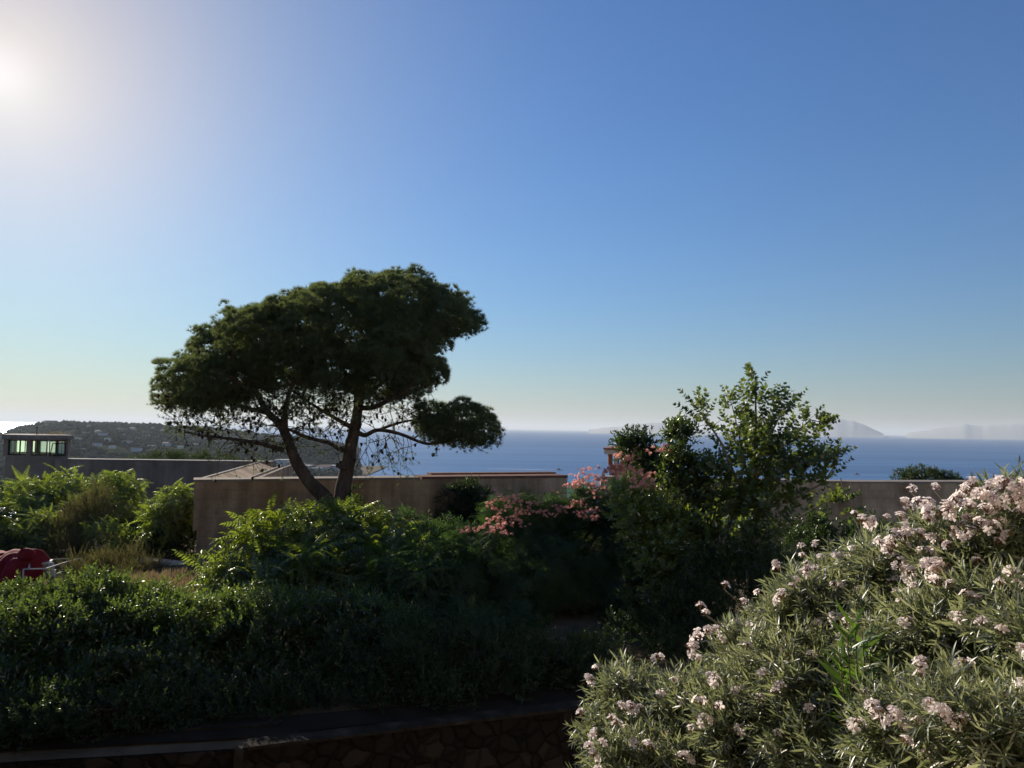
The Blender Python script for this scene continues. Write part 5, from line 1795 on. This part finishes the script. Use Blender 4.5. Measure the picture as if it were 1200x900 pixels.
f_tall = [(1168, 570, 1), (1176, 577, 4), (1186, 574, 1), (1196, 582, 4), (1160, 578, 0), (1180, 590, 1), (1190, 596, 0), (1150, 582, 2), (1163, 592, 0), (1172, 602, 4), (1196, 604, 2), (1158, 604, 0),
          (1140, 575, 0), (1134, 582, 1), (1144, 588, 0), (1128, 590, 2), (1120, 592, 2), (1135, 598, 0), (1110, 598, 3), (1106, 602, 0), (1100, 606, 1), (1112, 608, 0), (1092, 603, 2), (1085, 598, 0), (1078, 595, 2), (1060, 595, 2), (1066, 598, 3),
          (1068, 578, 3), (1095, 575, 5), (1083, 610, 2), (1090, 614, 0), (1136, 612, 2), (1143, 614, 3), (1055, 612, 0), (1058, 625, 1), (1050, 632, 0), (1062, 640, 4), (1050, 645, 1), (1045, 652, 0),
          (1122, 628, 3), (1116, 626, 3), (1134, 632, 0), (1078, 632, 0), (1086, 634, 2), (1082, 650, 3), (1114, 642, 3), (1056, 668, 1), (1062, 676, 0), (1090, 672, 4), (1098, 668, 1), (1104, 678, 1), (1098, 688, 2), (1150, 618, 2), (1160, 622, 2), (1074, 690, 3),
          (1018, 614, 2), (1010, 618, 0), (1024, 612, 3), (1040, 610, 3), (1000, 606, 3), (1032, 640, 2), (1118, 690, 3), (1188, 676, 2), (1172, 688, 3), (1176, 744, 3), (1195, 764, 2), (1136, 704, 2), (1150, 706, 3), (1082, 780, 2), (1079, 786, 2), (1080, 795, 3),
          (1026, 832, 2), (1030, 842, 2), (1048, 848, 0), (1056, 854, 2), (1058, 872, 2), (1089, 830, 3), (1106, 846, 0), (1112, 852, 2), (1076, 850, 5), (1032, 850, 3), (1190, 690, 3), (1168, 640, 3), (1185, 630, 2)]
oleander('tall oleander crowded with pale pink bloom at the right edge', yfoot(1130, 4.4),
         bl((1165, 670, 90, 84, 4.5, .5), (1095, 690, 74, 78, 4.8, .5), (1040, 704, 62, 76, 5.0, .45), (1195, 760, 90, 90, 3.8, .5), (1120, 780, 90, 90, 4.1, .45), (1045, 800, 66, 90, 4.4, .4), (1190, 860, 110, 90, 3.3, .45), (1100, 880, 90, 80, 3.7, .4), (1186, 612, 46, 36, 4.7, .35), (1270, 680, 90, 110, 4.2, .5)),
         2300, f_tall, 60)
f_mid = [(940, 655, 3), (938, 644, 3), (946, 672, 3), (946, 664, 5), (910, 664, 3), (912, 670, 3), (918, 706, 0), (932, 684, 3), (985, 690, 2), (984, 732, 0), (990, 738, 2), (975, 726, 2), (1002, 652, 0), (990, 660, 2), (870, 708, 2), (848, 690, 3), (928, 690, 5), (958, 640, 5),
         (828, 744, 0), (822, 752, 1), (814, 766, 0), (816, 774, 2), (836, 740, 2), (820, 715, 3), (828, 722, 5), (836, 804, 2), (832, 796, 3), (822, 828, 2), (895, 794, 5), (874, 762, 3)]
oleander('middle oleander with grey-green leaves and few scattered flowers', yfoot(920, 5.0),
         bl((965, 734, 66, 64, 5.1, .42), (910, 762, 58, 64, 5.3, .4), (986, 702, 46, 54, 5.3, .4), (1012, 666, 34, 42, 5.4, .35), (876, 794, 52, 62, 5.4, .35), (930, 810, 80, 80, 4.8, .42), (970, 880, 90, 80, 4.4, .4), (885, 876, 74, 76, 4.7, .38), (1010, 744, 54, 64, 5.0, .4)),
         1900, f_mid, 50)
f_low = [(690, 800, 2), (686, 797, 3), (698, 786, 5), (775, 818, 3), (742, 833, 0), (734, 832, 2), (728, 830, 3), (752, 834, 3), (700, 862, 2), (692, 878, 2), (695, 890, 0), (682, 840, 3), (706, 876, 3), (760, 880, 2), (800, 892, 2), (806, 894, 0), (745, 876, 3), (724, 852, 5), (716, 846, 3), (790, 800, 5)]
oleander('low oleander spilling over the dark stone wall in the middle foreground', yfoot(770, 5.3),
         bl((758, 860, 50, 48, 5.5, .34), (732, 888, 34, 50, 5.5, .3), (800, 856, 56, 60, 5.3, .35), (806, 822, 34, 32, 5.4, .28), (775, 910, 90, 56, 5.0, .35), (722, 826, 16, 26, 5.6, .25), (850, 880, 56, 58, 5.0, .3)),
         1000, f_low, 30)
# leafy green shoot standing among the oleanders
t = thing('bamboo_shoot', 'bright green leafy shoot standing among the oleanders', 'shoot', yfoot(1002, 4.15))
SD = surface_depth(1000, 765, np.concatenate(OLV), 16, 2) - .24
t.location = yfoot(1002, SD)
mb = MB(); PP, DD = [], []
for k_ in range(5):
    top = at(982 + k_ * 9, 728 + abs(k_ - 2) * 16, SD + .02 * k_); b_ = np.array(t.location) + (random.uniform(-.06, .06), random.uniform(-.05, .05), 0)
    pts = [b_ + (top - b_) * f + np.array([.06 * math.sin(3 * f), 0, 0]) for f in np.linspace(0, 1, 8)]
    mb.tube(pts, [.007 * (1 - .6 * i / 7) for i in range(8)], 6)
    for i in range(26):
        f = 1 - .0052 * i - random.uniform(0, .01)
        p = b_ + (top - b_) * f + np.array([.06 * math.sin(3 * f), 0, 0])
        a = random.uniform(0, 6.28)
        PP.append(p); DD.append(np.array([math.cos(a) * .7, math.sin(a) * .7, random.uniform(.5, 1.0)]))
V, T, tt = scatter([leaf_oval(.17, .022, .08, .22), leaf_oval(.14, .020, .08, .3)], np.array(PP), np.array(DD), (.8, 1.2), rng.uniform(.1, .9, len(PP)))
tri_object('leaves', V, T, M['bamboo'], t, tt); mb.build('stem', M['stem'], t)

# ================================================================== SMALL THINGS
# red tarpaulin thrown over a heap
t = thing('tarpaulin', 'dark red tarpaulin draped over a heap beside the white railing', 'tarpaulin', foot(10, 21.6))
tb = np.array(t.location)
nx_, ny_ = 46, 26
x0_, x1_ = at(-45, 660, 21.6)[0], at(37, 660, 21.6)[0]
V = []
for j in range(ny_):
    for i in range(nx_):
        f, g = i / (nx_ - 1), j / (ny_ - 1)
        x = x0_ + (x1_ - x0_) * f
        y = tb[1] - .9 + 2.2 * g
        prof_ = math.sin(PI * min(1, max(0, g))) ** .35
        top = np.interp(f, [0, .3, .55, .72, .84, .95, 1.0], [648, 648, 647, 647, 645, 646, 690])
        ztop = at(10, top, 21.6)[2]
        z = tb[2] - .05 + (ztop - tb[2]) * prof_
        z += .07 * abs(math.sin(13 * f + 4 * g)) * math.sin(PI * g) + .035 * math.sin(17 * f + 6 * g) * math.sin(PI * g) + .03 * math.sin(41 * f + 3 * math.sin(9 * g)) * (1 - prof_ * .6) + random.uniform(-.008, .008)
        y += (.12 * math.sin(31 * f + 2) + .07 * math.sin(57 * f)) * (1 - .6 * prof_)
        V.append((x, y, z))
fs = [(j * nx_ + i, j * nx_ + i + 1, (j + 1) * nx_ + i + 1, (j + 1) * nx_ + i) for j in range(ny_ - 1) for i in range(nx_ - 1)]
mb = MB(); mb.poly(V, fs, 0, True); mb.build('sheet', M['tarp'], t)
mb = MB()
a, b = at(25, 649, 21.3), at(38, 651, 21.6)
mb.tube([a, a + (b - a) * .3, a + (b - a) * .7, b], [.15, .17, .165, .13], 12, 0, .08); mb.build('rolled_end', M['tarp'], t)

# white railing
t = thing('railing', 'white tubular metal railing beside the red tarpaulin', 'railing', foot(50, 21.0))
mb = MB()
d0 = 20.6
A1, A2_, A3, A4 = at(27.5, 667, d0), at(54, 666.5, d0 + .2), at(74, 660, d0 + 1.6), at(96, 654, d0 + 3.0)
mb.tube([A1, A2_, A3, A4], .021, 8)
B1, B2_, B3 = at(34.5, 660.5, d0 + 1.2), at(46, 656.5, d0 + 2.0), at(92, 654.3, d0 + 3.1)
mb.tube([B1, B2_, B3], .02, 8)
mb.tube([at(34.5, 660.5, d0 + 1.2), at(34, 667, d0 + .1)], .024, 8)
mb.build('handrail', M['white_metal'], t)
mb = MB(); mb.tube([at(58, 676, d0 + .3), at(72, 670.5, d0 + 1.5), at(90, 671, d0 + 2.6)], .022, 7); mb.tube([at(54, 683, d0 + .2), at(72, 678, d0 + 1.5)], .022, 7); mb.build('rail', M['white_metal'], t)
for q in (A1, A2_ + (.25, 0, -.02), A3, B1, A4):
    mb = MB(); mb.tube([q, (q[0], q[1], ground_z(q[0], q[1]) - .05)], .02, 8); mb.build('post', M['white_metal'], t)
t = thing('crate', 'pale flat-topped crate inside the white railing', 'crate', foot(44, 22.4))
mb = MB(); q = at(43, 662, 22.4); q2 = np.array([q[0], q[1], (q[2] + t.location[2]) / 2 + .1]); mb.box(q2, (.62, .5, .4), .2); mb.build('body', M['concrete'], t, .01)
mb = MB(); mb.box(q2 + (0, 0, .225), (.68, .56, .045), .2); mb.build('lid', M['white_metal'], t, .008)
mb = MB(); q = at(60, 661, 22.0); mb.tube([q + (0, 0, -.35), q + (0, 0, -.12), q + (0, 0, -.06), q + (0, 0, .03), q + (0, 0, .06)], [.09, .10, .10, .07, .02], 10)
tag(mb.build('jug', M['white_metal']), 'small white plastic jug standing by the white railing', 'jug')

# low concrete wall
p0, p1 = at(160, 661.5, 24.2), at(222, 662.5, 23.2)
t = thing('low_wall', 'low grey concrete wall with a sunlit top left of the bastion corner', 'wall', (p0[0], p0[1], GZ))
mb = MB(); strip_wall(mb, [p0, p1 + (p1 - p0) * .15], GZ - .8, p1[2] - .075, .35); mb.build('wall_face', M['concrete'], t)
mb = MB(); strip_wall(mb, [p0 + (0, -.03, 0), p1 + (p1 - p0) * .15 + (0, -.03, 0)], p1[2] - .072, p1[2], .42); mb.build('coping', M['cream'], t)  # cream strip paints in the sunlight along the top
mb = MB(); q = at(207, 668.5, 23.42); mb.tube([q + (0, .05, 0), q + (0, -.03, 0)], .05, 10); mb.build('drain_hole', M['black'], t)
mb = MB(); a, b = at(186, 702, 18.5), at(244, 671, 20.5); mb.tube([a, a * .5 + b * .5 + (0, 0, -.03), b], [.028, .026, .022], 7)
tag(mb.build('pole', M['wood']), 'thin weathered pole leaning up into the low tree of heaven', 'pole')
for lab, px, py, rz in (('black plastic tub lying by the low concrete wall', 217, 677, .2), ('black plastic tub half under the low tree of heaven', 230, 676, -.3)):
    q = at(px, py, 21.2); t = thing('plastic_tub', lab, 'tub', (q[0], q[1], ground_z(q[0], q[1])))
    hb = q[2] - t.location[2]
    mb = MB(); V = []
    for k_, (r_, z_) in enumerate(((.13, 0), (.17, hb * .9), (.19, hb), (.15, hb - .01), (.12, .04))):
        for i in range(14): V.append((q[0] + r_ * math.cos(i * PI / 7) * 1.3, q[1] + r_ * math.sin(i * PI / 7), t.location[2] + z_))
    fs = [(14 * k_ + i, 14 * k_ + (i + 1) % 14, 14 * k_ + 14 + (i + 1) % 14, 14 * k_ + 14 + i) for k_ in range(4) for i in range(14)] + [tuple(range(56, 70))]
    mb.poly(V, fs, 0, True); mb.build('body', M['black'], t)
# plank ledge catching the sun
q = at(280, 660, 19.0)
mb = MB(); mb.box(q, (.40, .16, .035), -.05); tag(mb.build('plank', M['wood']), 'sunlit pale plank end sticking out of the tree of heaven', 'plank')
mb = MB(); mb.tube([q + (.15, .05, -.02), (q[0] + .2, q[1] + .05, ground_z(q[0], q[1]) - .05)], .035, 7)
o_ = mb.build('plank_post', M['wood']); o_.name = 'post'; tag(o_, 'wooden post that carries the sunlit plank end', 'post')

# wire fence along the path, lower left
t = thing('fence', 'rusty wire fence with thin uprights below the left hedge', 'fence', atz(60, 882, GZ))
mb = MB(); mr = MB(); mp_ = MB()
xs_f = np.linspace(atz(-30, 890, GZ)[0], atz(150, 866, GZ)[0], 42)
for i, x in enumerate(xs_f):
    y = wall_y(x) + .72
    mb.tube([(x, y, GZ + .06), (x + random.uniform(-.012, .012), y, GZ + .36)], .006, 5)
    if i % 14 == 0:
        mpq = MB(); mpq.tube([(x + .02, y + .03, GZ - .05), (x + .02, y + .03, GZ + .42)], .022, 7); mpq.build('post', M['rust'], t)
for z_ in (.08, .34):
    mr.tube([(x, wall_y(x) + .725, GZ + z_) for x in xs_f], .011, 5)
mb.build('wire_mesh', M['rust'], t); mr.build('rail', M['rust'], t)
mb = MB()
xk = np.linspace(atz(-60, 890, GZ)[0], atz(330, 850, GZ)[0], 30)
V = []
for x in xk:
    y = wall_y(x) + .66
    V += [(x, y, GZ - .05), (x, y, GZ + .055 + random.uniform(-.006, .006)), (x, y + .12, GZ + .055), (x, y + .12, GZ - .05)]
mb.poly(V, [(4 * i + j, 4 * i + 4 + j, 4 * i + 4 + (j + 1) % 4, 4 * i + (j + 1) % 4) for i in range(29) for j in range(4)])
tag(mb.build('kerb', M['dark_coping']), None, None, None, 'structure')
# short post at the wall's end
q = atz(277, 884, GZ); t_ = MB(); t_.box((q[0], q[1] + .1, GZ - .08), (.12, .12, .26), .1, 0, .9)
tag(t_.build('post', M['dark_coping'], None, .01), 'short stone post where the coping of the dark wall begins', 'post')
